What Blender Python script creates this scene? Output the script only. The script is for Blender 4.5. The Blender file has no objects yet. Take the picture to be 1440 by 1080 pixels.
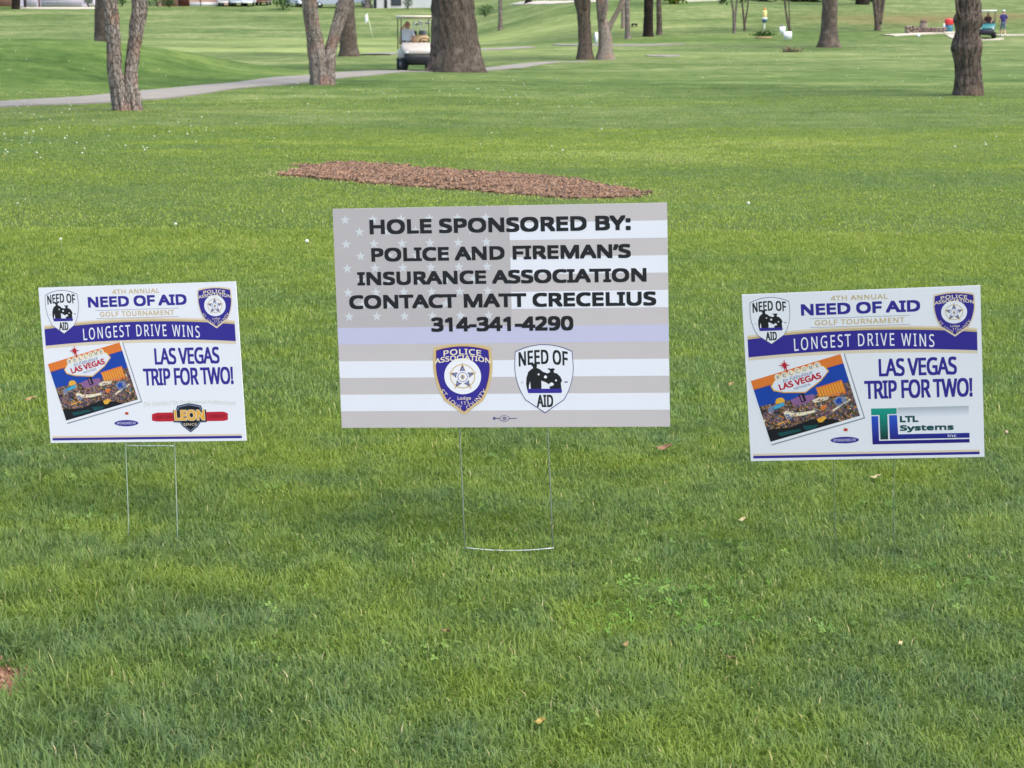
import bpy, bmesh, math, random
import numpy as np
from mathutils import Vector, Matrix, Euler

SC = bpy.context.scene
COL = SC.collection
rad = math.radians
random.seed(7)

# ------------------------------------------------------------------ camera
FPX = 2600.0                      # focal length in pixels of a 1440 px wide picture
EYE = 1.44
PITCH = math.atan((540 - 37) / FPX)
cam = bpy.data.cameras.new('camera')
cam.sensor_width = 36.0
cam.lens = FPX / 1440 * 36.0
cam.clip_start = 0.1
cam.clip_end = 3000
cam.dof.use_dof = True
cam.dof.focus_distance = 5.05
cam.dof.aperture_fstop = 16.0
cam_o = bpy.data.objects.new('camera', cam)
COL.objects.link(cam_o)
cam_o.location = (0, 0, EYE)
cam_o.rotation_euler = (math.pi / 2 - PITCH, 0, 0)
SC.camera = cam_o

# ------------------------------------------------------------------ sky and sun
SUN_DIR = Vector((0.40, -0.24, 0.88)).normalized()      # towards the sun
world = bpy.data.worlds.new('World')
SC.world = world
world.use_nodes = True
wn = world.node_tree
bg = wn.nodes['Background']
sky = wn.nodes.new('ShaderNodeTexSky')
sky.sky_type = 'NISHITA'
sky.sun_disc = False
sky.sun_elevation = math.asin(SUN_DIR.z)
sky.sun_rotation = math.atan2(SUN_DIR.x, SUN_DIR.y)
sky.air_density = 1.0
sky.dust_density = 3.0
sky.ozone_density = 1.0
wn.links.new(sky.outputs[0], bg.inputs[0])
bg.inputs[1].default_value = 0.145
sl = bpy.data.lights.new('sun', 'SUN')
sl.energy = 1.4
sl.angle = rad(40)
sl.color = (1.0, 0.95, 0.87)
so = bpy.data.objects.new('sun', sl)
COL.objects.link(so)
so.rotation_euler = (-SUN_DIR).to_track_quat('-Z', 'Y').to_euler()
so.location = SUN_DIR * 60
SC.view_settings.view_transform = 'Standard'
SC.view_settings.look = 'None'
SC.view_settings.gamma = 1
SC.view_settings.exposure = 1.28
SC.cycles.max_bounces = 6
SC.cycles.diffuse_bounces = 3
SC.cycles.transparent_max_bounces = 4

# ------------------------------------------------------------------ small maths
def lin(c):
    c = c / 255.0
    return c / 12.92 if c <= 0.04045 else ((c + 0.055) / 1.055) ** 2.4

def S(r, g, b, k=1.0):
    return (lin(r) * k, lin(g) * k, lin(b) * k)

_tab = np.random.RandomState(11).rand(8, 256, 256)

def vn(x, y, scale, k=0):
    """value noise 0..1 with cells of `scale` metres"""
    x = np.asarray(x, float) / scale + 37.3 * (k + 1)
    y = np.asarray(y, float) / scale + 11.7 * (k + 1)
    xi = np.floor(x).astype(int); yi = np.floor(y).astype(int)
    fx = x - xi; fy = y - yi
    fx = fx * fx * (3 - 2 * fx); fy = fy * fy * (3 - 2 * fy)
    t = _tab[k % 8]
    a = t[xi % 256, yi % 256]; b = t[(xi + 1) % 256, yi % 256]
    c = t[xi % 256, (yi + 1) % 256]; d = t[(xi + 1) % 256, (yi + 1) % 256]
    return (a * (1 - fx) + b * fx) * (1 - fy) + (c * (1 - fx) + d * fx) * fy

def sstep(a, b, x):
    t = np.clip((np.asarray(x, float) - a) / (b - a), 0, 1)
    return t * t * (3 - 2 * t)

# ------------------------------------------------------------------ lie of the land
LY = np.array([-50, 0, 90, 120, 158, 185, 220, 260, 400, 900, 2500.])
LZ = np.array([0, 0, 0, .12, .37, 1.6, 3.6, 5.2, 8, 12, 20.])
RY = np.array([-50, 0, 88, 104, 118, 126, 134, 145, 160, 200, 260, 400, 900, 2500.])
RZ = np.array([0, 0, 0, .18, .5, .65, .95, 1.8, 3.1, 5.4, 8, 11, 15, 20.])

PATH = [(-14.5, 22), (-12.2, 27), (-9.35, 33.4), (-7.85, 37.8), (-6.8, 43.5), (-5.45, 52.7), (-3.6, 60.4), (-.85, 68), (1.3, 74.5), (2.9, 78)]    # centre line of the cart path

def terrain(x, y):
    x = np.asarray(x, float); y = np.asarray(y, float)
    zl = sum(np.interp(y + o, LY, LZ) for o in (-5, 0, 5)) / 3
    zr = sum(np.interp(y + o, RY, RZ) for o in (-4, 0, 4)) / 3
    q = x / np.maximum(y, 20) * FPX + 720
    t = sstep(620, 860, q)
    z = zl * (1 - t) + zr * t
    # the long mound behind the cart path, left
    prof = np.where(y < 56, np.exp(-((y - 56) / 10.5) ** 2), np.exp(-((y - 56) / 8.0) ** 2))
    off = np.interp(y, [p[1] for p in PATH], [p[0] for p in PATH]) - x        # metres left of the cart path
    z = z + 1.06 * prof * sstep(-3.6, -14.5, x) * sstep(-70, -30, x) * sstep(1.0, 6.5, off)
    # low humps and micro relief
    z = z + 0.10 * (vn(x, y, 7, 1) - .5) * sstep(14, 24, y) + 0.035 * (vn(x, y, 1.6, 2) - .5)
    z = z + (.05 * (vn(x * .6, y, 2.6, 3) - .5) + .10 * (vn(x * .5, y, 5.5, 4) - .5)) * sstep(7, 16, y) + .16 * (vn(x * .6, y, 11, 6) - .5) * sstep(40, 70, y)
    return z

def tz(x, y):
    return float(terrain(x, y))

FW = Vector((0, math.cos(PITCH), -math.sin(PITCH)))
UPV = Vector((0, math.sin(PITCH), math.cos(PITCH)))

def ray(px, py):
    return FW + Vector((1, 0, 0)) * ((px - 720) / FPX) + UPV * ((540 - py) / FPX)

def at(px, py, d):
    """point at distance d (world Y) along the sight line of photo pixel px, py"""
    r = ray(px, py)
    return Vector((0, 0, EYE)) + r * (d / r.y)

def ground_at(px, py, d0=3.0):
    r = ray(px, py)
    d = np.arange(d0, 420, 0.1)
    x = r.x / r.y * d
    z = EYE + r.z / r.y * d
    hit = np.nonzero(z < terrain(x, d))[0]
    k = hit[0] if len(hit) else len(d) - 1
    return Vector((float(x[k]), float(d[k]), tz(x[k], d[k])))

def foot(px, d):
    x = (px - 720) / FPX * d * 1.0
    x = ray(px, 60).x / ray(px, 60).y * d
    return Vector((x, d, tz(x, d)))

# ------------------------------------------------------------------ materials
def new_mat(name):
    m = bpy.data.materials.new(name)
    m.use_nodes = True
    return m, m.node_tree, m.node_tree.nodes['Principled BSDF']

_mats = {}
def paint(name, col, rough=.5, var=.08, scale=20, bump=0.0, metal=0.0, spec=.5):
    """plain paint with a little procedural mottling"""
    if name in _mats: return _mats[name]
    m, nt, b = new_mat(name)
    tc = nt.nodes.new('ShaderNodeTexCoord')
    n = nt.nodes.new('ShaderNodeTexNoise'); n.inputs['Scale'].default_value = scale; n.inputs['Detail'].default_value = 4
    nt.links.new(tc.outputs['Object'], n.inputs['Vector'])
    mx = nt.nodes.new('ShaderNodeMixRGB')
    mx.inputs[1].default_value = (*[c * (1 - var) for c in col], 1)
    mx.inputs[2].default_value = (*[min(1, c * (1 + var)) for c in col], 1)
    nt.links.new(n.outputs['Fac'], mx.inputs[0])
    nt.links.new(mx.outputs[0], b.inputs['Base Color'])
    b.inputs['Roughness'].default_value = rough
    b.inputs['Metallic'].default_value = metal
    b.inputs['Specular IOR Level'].default_value = spec
    if bump:
        bp = nt.nodes.new('ShaderNodeBump'); bp.inputs['Strength'].default_value = bump
        bp.inputs['Distance'].default_value = .01
        nt.links.new(n.outputs['Fac'], bp.inputs['Height']); nt.links.new(bp.outputs[0], b.inputs['Normal'])
    _mats[name] = m
    return m

def ramp(nt, stops):
    r = nt.nodes.new('ShaderNodeValToRGB')
    e = r.color_ramp.elements
    while len(e) < len(stops): e.new(0.5)
    for q, (p, c) in zip(e, stops):
        q.position = p; q.color = (*c, 1)
    return r

def bark(name, dark, light, scale=1.0, red=None, zs=.22):
    m, nt, b = new_mat(name)
    tc = nt.nodes.new('ShaderNodeTexCoord')
    mp = nt.nodes.new('ShaderNodeMapping'); mp.inputs['Scale'].default_value = (1, 1, zs)
    nt.links.new(tc.outputs['Object'], mp.inputs[0])
    n1 = nt.nodes.new('ShaderNodeTexNoise'); n1.inputs['Scale'].default_value = 22 * scale; n1.inputs['Detail'].default_value = 8; n1.inputs['Roughness'].default_value = .7
    v = nt.nodes.new('ShaderNodeTexVoronoi'); v.inputs['Scale'].default_value = 26 * scale; v.feature = 'DISTANCE_TO_EDGE'
    nt.links.new(mp.outputs[0], n1.inputs['Vector']); nt.links.new(mp.outputs[0], v.inputs['Vector'])
    cr = ramp(nt, [(.25, dark), (.5, tuple((a + c) / 2 for a, c in zip(dark, light))), (.72, light)])
    nt.links.new(n1.outputs['Fac'], cr.inputs[0])
    mr = nt.nodes.new('ShaderNodeMapRange'); mr.inputs['From Max'].default_value = .14; mr.inputs['To Min'].default_value = .38
    nt.links.new(v.outputs['Distance'], mr.inputs[0])
    mu = nt.nodes.new('ShaderNodeMixRGB'); mu.blend_type = 'MULTIPLY'; mu.inputs[0].default_value = 1
    nt.links.new(cr.outputs[0], mu.inputs[1]); nt.links.new(mr.outputs[0], mu.inputs[2])
    last = mu.outputs[0]
    n2 = nt.nodes.new('ShaderNodeTexNoise'); n2.inputs['Scale'].default_value = 2.3; n2.inputs['Detail'].default_value = 3
    nt.links.new(tc.outputs['Object'], n2.inputs['Vector'])
    cr2 = ramp(nt, [(.53, (0, 0, 0)), (.63, (1, 1, 1))])
    nt.links.new(n2.outputs['Fac'], cr2.inputs[0])
    mx = nt.nodes.new('ShaderNodeMixRGB')
    mx.inputs[2].default_value = (*(red or tuple(c * 1.25 for c in light)), 1)
    ml = nt.nodes.new('ShaderNodeMath'); ml.operation = 'MULTIPLY'; ml.inputs[1].default_value = .45
    nt.links.new(cr2.outputs[0], ml.inputs[0]); nt.links.new(ml.outputs[0], mx.inputs[0])
    nt.links.new(last, mx.inputs[1])
    nt.links.new(mx.outputs[0], b.inputs['Base Color'])
    b.inputs['Roughness'].default_value = .95
    b.inputs['Specular IOR Level'].default_value = .15
    ad = nt.nodes.new('ShaderNodeMath'); ad.operation = 'ADD'
    nt.links.new(mr.outputs[0], ad.inputs[0]); nt.links.new(n1.outputs['Fac'], ad.inputs[1])
    bp = nt.nodes.new('ShaderNodeBump'); bp.inputs['Strength'].default_value = .9; bp.inputs['Distance'].default_value = .03
    nt.links.new(ad.outputs[0], bp.inputs['Height']); nt.links.new(bp.outputs[0], b.inputs['Normal'])
    return m

def leafy(name, stops, attr=None, trans=.35, rough=.55, spec=.3):
    """foliage: colour from a per-blade value, part of the light passes through"""
    m, nt, b = new_mat(name)
    if attr:
        a = nt.nodes.new('ShaderNodeAttribute'); a.attribute_name = attr; src = a.outputs['Fac']
    else:
        tc = nt.nodes.new('ShaderNodeTexCoord'); n = nt.nodes.new('ShaderNodeTexNoise')
        n.inputs['Scale'].default_value = 3; n.inputs['Detail'].default_value = 3
        nt.links.new(tc.outputs['Object'], n.inputs['Vector']); src = n.outputs['Fac']
    cr = ramp(nt, stops)
    nt.links.new(src, cr.inputs[0])
    nt.links.new(cr.outputs[0], b.inputs['Base Color'])
    b.inputs['Roughness'].default_value = rough
    b.inputs['Specular IOR Level'].default_value = spec
    tr = nt.nodes.new('ShaderNodeBsdfTranslucent')
    nt.links.new(cr.outputs[0], tr.inputs['Color'])
    mix = nt.nodes.new('ShaderNodeMixShader'); mix.inputs[0].default_value = trans
    nt.links.new(b.outputs[0], mix.inputs[1]); nt.links.new(tr.outputs[0], mix.inputs[2])
    nt.links.new(mix.outputs[0], nt.nodes['Material Output'].inputs['Surface'])
    return m

# ------------------------------------------------------------------ mesh helpers
class MA:
    """collects faces for one mesh object"""
    def __init__(s): s.v = []; s.f = []; s.m = []; s.sm = []
    def add(s, verts, faces, mi=0, smooth=False):
        o = len(s.v)
        s.v.extend([tuple(p) for p in verts])
        for f in faces:
            s.f.append(tuple(i + o for i in f)); s.m.append(mi); s.sm.append(smooth)
    def box(s, c, size, mi=0, rot=None, taper=1.0):
        hx, hy, hz = [k / 2 for k in size]
        vs = []
        for z in (-1, 1):
            t = taper if z > 0 else 1
            for x, y in ((-1, -1), (1, -1), (1, 1), (-1, 1)):
                p = Vector((x * hx * t, y * hy * t, z * hz))
                if rot: p = rot @ p
                vs.append(p + Vector(c))
        s.add(vs, [(0, 3, 2, 1), (4, 5, 6, 7), (0, 1, 5, 4), (1, 2, 6, 5), (2, 3, 7, 6), (3, 0, 4, 7)], mi)
    def rbox(s, c, size, r=.03, mi=0, rot=None, seg=3):
        bm = bmesh.new()
        bmesh.ops.create_cube(bm, size=1)
        for v in bm.verts: v.co = Vector((v.co.x * size[0], v.co.y * size[1], v.co.z * size[2]))
        bmesh.ops.bevel(bm, geom=bm.edges[:], offset=min(r, min(size) * .45), segments=seg, affect='EDGES')
        bm.verts.ensure_lookup_table()
        vs = [((rot @ v.co) if rot else v.co) + Vector(c) for v in bm.verts]
        s.add(vs, [[v.index for v in f.verts] for f in bm.faces], mi, True)
        bm.free()
    def tube(s, pts, rads, n=8, mi=0, cap=True, disp=None, smooth=True):
        pts = [Vector(p) for p in pts]
        if not hasattr(rads, '__len__'): rads = [rads] * len(pts)
        vs = []; fs = []
        ref = Vector((1, 0, 0))
        for i, p in enumerate(pts):
            t = (pts[min(i + 1, len(pts) - 1)] - pts[max(i - 1, 0)]).normalized()
            rr = ref if abs(t.dot(ref)) < .9 else Vector((0, 1, 0))
            a = (rr - t * rr.dot(t)).normalized(); b = t.cross(a)
            for k in range(n):
                th = 2 * math.pi * k / n
                r = rads[i] * (disp(th, p, i) if disp else 1)
                vs.append(p + (a * math.cos(th) + b * math.sin(th)) * r)
        for i in range(len(pts) - 1):
            for k in range(n):
                k2 = (k + 1) % n
                fs.append((i * n + k, i * n + k2, (i + 1) * n + k2, (i + 1) * n + k))
        if cap:
            fs.append(tuple(range(n - 1, -1, -1))); fs.append(tuple(range((len(pts) - 1) * n, len(pts) * n)))
        s.add(vs, fs, mi, smooth)
    def lathe(s, prof, c=(0, 0, 0), n=16, mi=0, axis='z'):
        vs = []; fs = []
        for r, h in prof:
            for k in range(n):
                th = 2 * math.pi * k / n
                p = Vector((r * math.cos(th), r * math.sin(th), h))
                if axis == 'x': p = Vector((p.z, p.x, p.y))
                vs.append(p + Vector(c))
        for i in range(len(prof) - 1):
            for k in range(n):
                k2 = (k + 1) % n
                fs.append((i * n + k, i * n + k2, (i + 1) * n + k2, (i + 1) * n + k))
        fs.append(tuple(range(n - 1, -1, -1))); fs.append(tuple(range((len(prof) - 1) * n, len(prof) * n)))
        s.add(vs, fs, mi, True)
    def ball(s, c, r, mi=0, n=10, m=7):
        if not hasattr(r, '__len__'): r = (r, r, r)
        prof = [(max(math.sin(math.pi * i / m), .02), -math.cos(math.pi * i / m)) for i in range(m + 1)]
        vs = []; fs = []
        for q, h in prof:
            for k in range(n):
                th = 2 * math.pi * k / n
                vs.append((c[0] + r[0] * q * math.cos(th), c[1] + r[1] * q * math.sin(th), c[2] + r[2] * h))
        for i in range(m):
            for k in range(n):
                k2 = (k + 1) % n
                fs.append((i * n + k, i * n + k2, (i + 1) * n + k2, (i + 1) * n + k))
        s.add(vs, fs, mi, True)
    def make(s, name, mats, parent=None, loc=(0, 0, 0), rot=(0, 0, 0)):
        me = bpy.data.meshes.new(name)
        me.from_pydata(s.v, [], s.f)
        mats = mats if isinstance(mats, (list, tuple)) else [mats]
        for m in mats: me.materials.append(m)
        me.polygons.foreach_set('material_index', s.m)
        me.polygons.foreach_set('use_smooth', s.sm)
        me.update()
        return link(name, me, parent, loc, rot)

def link(name, me, parent=None, loc=(0, 0, 0), rot=(0, 0, 0)):
    o = bpy.data.objects.new(name, me)
    COL.objects.link(o)
    o.location = loc; o.rotation_euler = rot
    if parent: o.parent = parent
    return o

def tag(o, label, cat, group=None, kind=None):
    o['label'] = label; o['category'] = cat
    if group: o['group'] = group
    if kind: o['kind'] = kind
    return o

def structure(o):
    o['kind'] = 'structure'; return o

def thing(name, label, cat, loc=(0, 0, 0), rotz=0.0, group=None):
    o = link(name, None, None, loc, (0, 0, rotz))
    o.empty_display_size = .1
    return tag(o, label, cat, group)

def np_mesh(name, V, quads, tris, mats, attr=None, parent=None, smooth=False):
    """mesh straight from numpy arrays (quads Nx4, tris Mx3)"""
    me = bpy.data.meshes.new(name)
    nq, nt_ = len(quads), len(tris)
    me.vertices.add(len(V)); me.vertices.foreach_set('co', np.ascontiguousarray(V, dtype=np.float32).ravel())
    li = np.concatenate([quads.ravel(), tris.ravel()]).astype(np.int32)
    me.loops.add(len(li)); me.loops.foreach_set('vertex_index', li)
    me.polygons.add(nq + nt_)
    st = np.concatenate([np.arange(nq) * 4, nq * 4 + np.arange(nt_) * 3]).astype(np.int32)
    me.polygons.foreach_set('loop_start', st)
    if smooth: me.polygons.foreach_set('use_smooth', np.ones(nq + nt_, dtype=bool))
    for k, arr in (attr or {}).items():
        a = me.attributes.new(k, 'FLOAT', 'POINT'); a.data.foreach_set('value', arr.astype(np.float32))
    for m in (mats if isinstance(mats, (list, tuple)) else [mats]): me.materials.append(m)
    me.update(calc_edges=True)
    return link(name, me, parent)

def inside(px, py, poly):
    px = np.asarray(px); py = np.asarray(py)
    r = np.zeros(px.shape, bool)
    n = len(poly)
    for i in range(n):
        x1, y1 = poly[i]; x2, y2 = poly[(i + 1) % n]
        c = ((y1 > py) != (y2 > py)) & (px < (x2 - x1) * (py - y1) / (y2 - y1 + 1e-12) + x1)
        r ^= c
    return r

# ------------------------------------------------------------------ outlines on the ground
def outline(pts):
    return [(p.x, p.y) for p in (ground_at(a, b) for a, b in pts)]

MULCH = outline([(394, 248), (416, 241), (440, 234), (470, 232), (505, 231), (560, 236), (620, 242), (700, 245), (760, 250), (830, 259),
                 (872, 268), (900, 274), (890, 278), (855, 280), (800, 280), (720, 273), (650, 267), (560, 262), (500, 256), (440, 251)])
BARE = outline([(-60, 945), (2, 950), (26, 962), (38, 982), (28, 1000), (0, 1006), (-60, 1014)])

def path_dist(x, y, pts):
    d = np.full(np.shape(x), 1e9)
    for (x1, y1), (x2, y2) in zip(pts[:-1], pts[1:]):
        dx, dy = x2 - x1, y2 - y1
        t = np.clip(((x - x1) * dx + (y - y1) * dy) / (dx * dx + dy * dy), 0, 1)
        d = np.minimum(d, np.hypot(x - x1 - t * dx, y - y1 - t * dy))
    return d

# ------------------------------------------------------------------ ground sheet
def patch_tone(x, y):
    """0..1: which mix of grasses grows here (low = blue-grey, high = yellow-green)"""
    q = .30 * vn(x, y, .09, 0) + .36 * vn(x, y, .27, 3) + .18 * vn(x, y, .8, 4) + .16 * vn(x * .4, y, 5.5, 5)
    far = sstep(7, 20, y)
    q = (1 - far) * (.5 + (q - .5) * 1.25) + far * (.5 + (.26 * vn(x, y, .35, 3) + .34 * vn(x * .5, y, 1.2, 4) + .40 * vn(x * .35, y, 3.2, 5) - .5) * 1.8)
    return np.clip(q, 0, 1)

def build_ground():
    ys = np.concatenate([np.arange(-40, 0, 4), np.arange(0, 30, .3), np.arange(30, 90, .6), np.arange(90, 270, 1.5), np.geomspace(270, 2400, 40)])
    xs = np.concatenate([-np.geomspace(1200, 82, 26), np.arange(-80, -30, 2), np.arange(-30, 30, .5), np.arange(30, 80, 2), np.geomspace(82, 1200, 26)])
    X, Y = np.meshgrid(xs, ys)
    Z = terrain(X, Y)
    V = np.stack([X, Y, Z], -1).reshape(-1, 3)
    ny, nx = X.shape
    i = (np.arange(ny - 1)[:, None] * nx + np.arange(nx - 1)[None]).ravel()
    Q = np.stack([i, i + 1, i + nx + 1, i + nx], -1)
    x, y = V[:, 0], V[:, 1]
    soil = np.exp(-(((x - 31) / 8.5) ** 2 + ((y - 147) / 5.5) ** 2)) * .55 + .45 * np.exp(-(((x - 40) / 9) ** 2 + ((y - 150) / 4) ** 2))
    soil = np.clip(soil * (.45 + vn(x, y, 4, 6)), 0, 1)
    # closely mown pale turf of the putting green and its apron
    pale = np.exp(-(((x + 14) / 13) ** 2 + ((y - 108) / 9) ** 2)) * .9 + np.exp(-(((x + 8) / 20) ** 2 + ((y - 142) / 12) ** 2)) * .75
    # longer, darker rough on the mound; tree shade painted under the far trees
    off = np.interp(y, [p[1] for p in PATH], [p[0] for p in PATH]) - x
    rough = np.exp(-((y - 50) / 9.0) ** 2) * sstep(-3, -8, x) * sstep(.8, 3, off) + .8 * np.exp(-(((x - 9) / 9) ** 2 + ((y - 122) / 7) ** 2)) + .5 * np.exp(-(((x - 26) / 14) ** 2 + ((y - 130) / 6) ** 2)) + .4 * np.exp(-(((x - 8) / 12) ** 2 + ((y - 165) / 9) ** 2))
    rough += sstep(84, 52, y) * (.25 + .6 * vn(x * .5, y, 4, 2)) * sstep(25, 45, y)  # dims the mid lawn too, painting in the shading among the blades
    rough = np.clip(rough, 0, 1)
    pale += .35 * np.exp(-(((x - 4) / 14) ** 2 + ((y - 92) / 8) ** 2))
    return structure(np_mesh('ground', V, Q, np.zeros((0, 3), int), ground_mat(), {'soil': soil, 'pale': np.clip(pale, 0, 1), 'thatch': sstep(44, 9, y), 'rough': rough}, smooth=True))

def ground_mat():
    m, nt, b = new_mat('lawn_turf')
    g = nt.nodes.new('ShaderNodeNewGeometry')
    def noise(scale, sx=1.0, sy=1.0, det=5):
        mp = nt.nodes.new('ShaderNodeMapping'); mp.inputs['Scale'].default_value = (sx, sy, 1)
        nt.links.new(g.outputs['Position'], mp.inputs[0])
        n = nt.nodes.new('ShaderNodeTexNoise'); n.inputs['Scale'].default_value = scale; n.inputs['Detail'].default_value = det
        n.inputs['Roughness'].default_value = .62
        nt.links.new(mp.outputs[0], n.inputs['Vector'])
        return n.outputs['Fac']
    def math_(op, a, b_, c=None):
        k = nt.nodes.new('ShaderNodeMath'); k.operation = op
        for i, q in enumerate((a, b_)):
            if isinstance(q, (int, float)): k.inputs[i].default_value = q
            else: nt.links.new(q, k.inputs[i])
        return k.outputs[0]
    big = noise(.12, .6, 1); mid = noise(.8, .55, .8); fine = noise(6, .8, .6)
    clump = noise(2.2, .7, .5, 6)
    v = math_('ADD', math_('MULTIPLY', big, .34), math_('ADD', math_('MULTIPLY', mid, .26), math_('ADD', math_('MULTIPLY', clump, .24), math_('MULTIPLY', fine, .16))))
    pale = nt.nodes.new('ShaderNodeAttribute'); pale.attribute_name = 'pale'
    soil = nt.nodes.new('ShaderNodeAttribute'); soil.attribute_name = 'soil'
    cr = ramp(nt, [(.405, S(64, 82, 40)), (.47, S(86, 104, 54)), (.52, S(102, 116, 68)), (.585, S(132, 138, 90))])
    nt.links.new(v, cr.inputs[0])
    m1 = nt.nodes.new('ShaderNodeMixRGB'); m1.inputs[2].default_value = (*S(150, 162, 96), 1)
    nt.links.new(math_('MULTIPLY', pale.outputs['Fac'], math_('MULTIPLY', mid, 1.3)), m1.inputs[0]); nt.links.new(cr.outputs[0], m1.inputs[1])
    m2 = nt.nodes.new('ShaderNodeMixRGB'); m2.inputs[2].default_value = (*S(118, 92, 62), 1)
    nt.links.new(math_('MULTIPLY', soil.outputs['Fac'], math_('MULTIPLY', mid, 1.5)), m2.inputs[0]); nt.links.new(m1.outputs[0], m2.inputs[1])
    ro = nt.nodes.new('ShaderNodeAttribute'); ro.attribute_name = 'rough'  # mound rough, plus the shade painted on the far and mid lawn
    m1b = nt.nodes.new('ShaderNodeMixRGB'); m1b.blend_type = 'MULTIPLY'; m1b.inputs[2].default_value = (.52, .72, .36, 1)
    nt.links.new(math_('MULTIPLY', ro.outputs['Fac'], math_('ADD', math_('MULTIPLY', mid, .9), .35)), m1b.inputs[0]); nt.links.new(m1.outputs[0], m1b.inputs[1])
    nt.links.new(m1b.outputs[0], m2.inputs[1])
    # thatch and soil under the separate blades close by
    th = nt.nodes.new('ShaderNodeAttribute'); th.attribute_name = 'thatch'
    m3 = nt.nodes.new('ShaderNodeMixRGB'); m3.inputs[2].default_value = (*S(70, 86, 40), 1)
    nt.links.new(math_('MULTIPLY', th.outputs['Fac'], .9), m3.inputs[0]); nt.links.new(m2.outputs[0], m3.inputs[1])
    nt.links.new(m3.outputs[0], b.inputs['Base Color'])
    b.inputs['Roughness'].default_value = .9; b.inputs['Specular IOR Level'].default_value = .1
    bp = nt.nodes.new('ShaderNodeBump'); bp.inputs['Strength'].default_value = .5; bp.inputs['Distance'].default_value = .08
    nt.links.new(math_('ADD', fine, mid), bp.inputs['Height']); nt.links.new(bp.outputs[0], b.inputs['Normal'])
    return m

build_ground()

def ribbon(name, pts, width, mat, lift=.02, step=1.0, fade=None):
    P = []
    for (x1, y1), (x2, y2) in zip(pts[:-1], pts[1:]):
        n = max(1, int(math.hypot(x2 - x1, y2 - y1) / step))
        P += [(x1 + (x2 - x1) * k / n, y1 + (y2 - y1) * k / n) for k in range(n)]
    P.append(pts[-1])
    P = np.array(P)
    for _ in range(6):
        P[1:-1] = .25 * P[:-2] + .5 * P[1:-1] + .25 * P[2:]
    T = np.gradient(P, axis=0); T /= np.linalg.norm(T, axis=1)[:, None]
    Nn = np.stack([-T[:, 1], T[:, 0]], -1)
    w = width * (1 + .06 * (np.random.RandomState(3).rand(len(P)) - .5))
    if fade: w = w * np.interp(np.linspace(0, 1, len(P)), fade[0], fade[1])
    ma = MA(); vs = []
    for k in range(len(P)):
        for s, dz in ((-.5, -.06), (-.497, lift), (0, lift + .012), (.497, lift), (.5, -.06)):
            q = P[k] + Nn[k] * s * w[k]
            vs.append((q[0], q[1], tz(q[0], q[1]) + dz))
    fs = []
    for k in range(len(P) - 1):
        for j in range(4):
            fs.append((k * 5 + j, k * 5 + j + 1, k * 5 + j + 6, k * 5 + j + 5))
    ma.add(vs, fs)
    return structure(ma.make(name, mat))

concrete = paint('worn_concrete', S(132, 126, 116), .9, .24, 2, .3)
pale_concrete = paint('pale_concrete', S(180, 172, 154), .9, .1, 2)
ribbon('cart_path', PATH, 1.75, concrete, .03, .8, fade=((0, .72, 1), (1.1, 1, .35)))
def px_line(pts, d0=3):
    return [(p.x, p.y) for p in (ground_at(a, b, d0) for a, b in pts)]
ribbon('far_path', px_line([(528, 77.5), (562, 75), (640, 71.5), (690, 69.5), (745, 66.8)], 66), 1.5, concrete, .05)
ribbon('far_path', px_line([(784, 63), (800, 64), (824, 65.3), (866, 65.2), (910, 64), (960, 62.5)], 66), 1.6, concrete, .05, fade=((0, .1, .9, 1), (.2, 1, 1, .3)))
ribbon('far_path', px_line([(908, 79.5), (930, 79), (956, 78.5)], 66), 1.2, concrete, .04, .5, fade=((0, .3, .7, 1), (.1, 1, 1, .1)))
ribbon('far_path', px_line([(1248, 50.5), (1290, 48.2), (1330, 46.0), (1350, 46.4)], 66), 1.3, pale_concrete, .06, .6)
ribbon('far_path', px_line([(1335, 49), (1352, 55), (1378, 57.5), (1392, 57), (1408, 55)], 66), 1.5, pale_concrete, .06, .6, fade=((0, .5, 1), (.4, 1, .3)))
ribbon('far_path', px_line([(1398, 50.5), (1420, 50), (1450, 49.5), (1490, 49)], 66), 1.1, pale_concrete, .06, .6)
ribbon('road', px_line([(724, 5.2), (760, 4.2), (803, 3.2), (846, 2.6)], 100), 1.3, pale_concrete, .06, 1)
ribbon('road', px_line([(948, 2.6), (985, 1.4), (1010, .8)], 100), 1.3, pale_concrete, .06, 1)
ribbon('driveway', [(foot(30, 217).x, 217.5), (foot(80, 217).x, 217), (foot(140, 217).x, 217.5)], 3.4, pale_concrete, .06, 1)

# ------------------------------------------------------------------ lawn grass
GRASS = leafy('grass_blade', [(.0, S(102, 126, 84)), (.25, S(116, 141, 76)), (.5, S(127, 150, 64)), (.75, S(142, 160, 60)), (.93, S(166, 178, 94)), (.975, S(190, 180, 120)), (1, S(206, 194, 150))], 'tint', .45, .5, .3)

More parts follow.
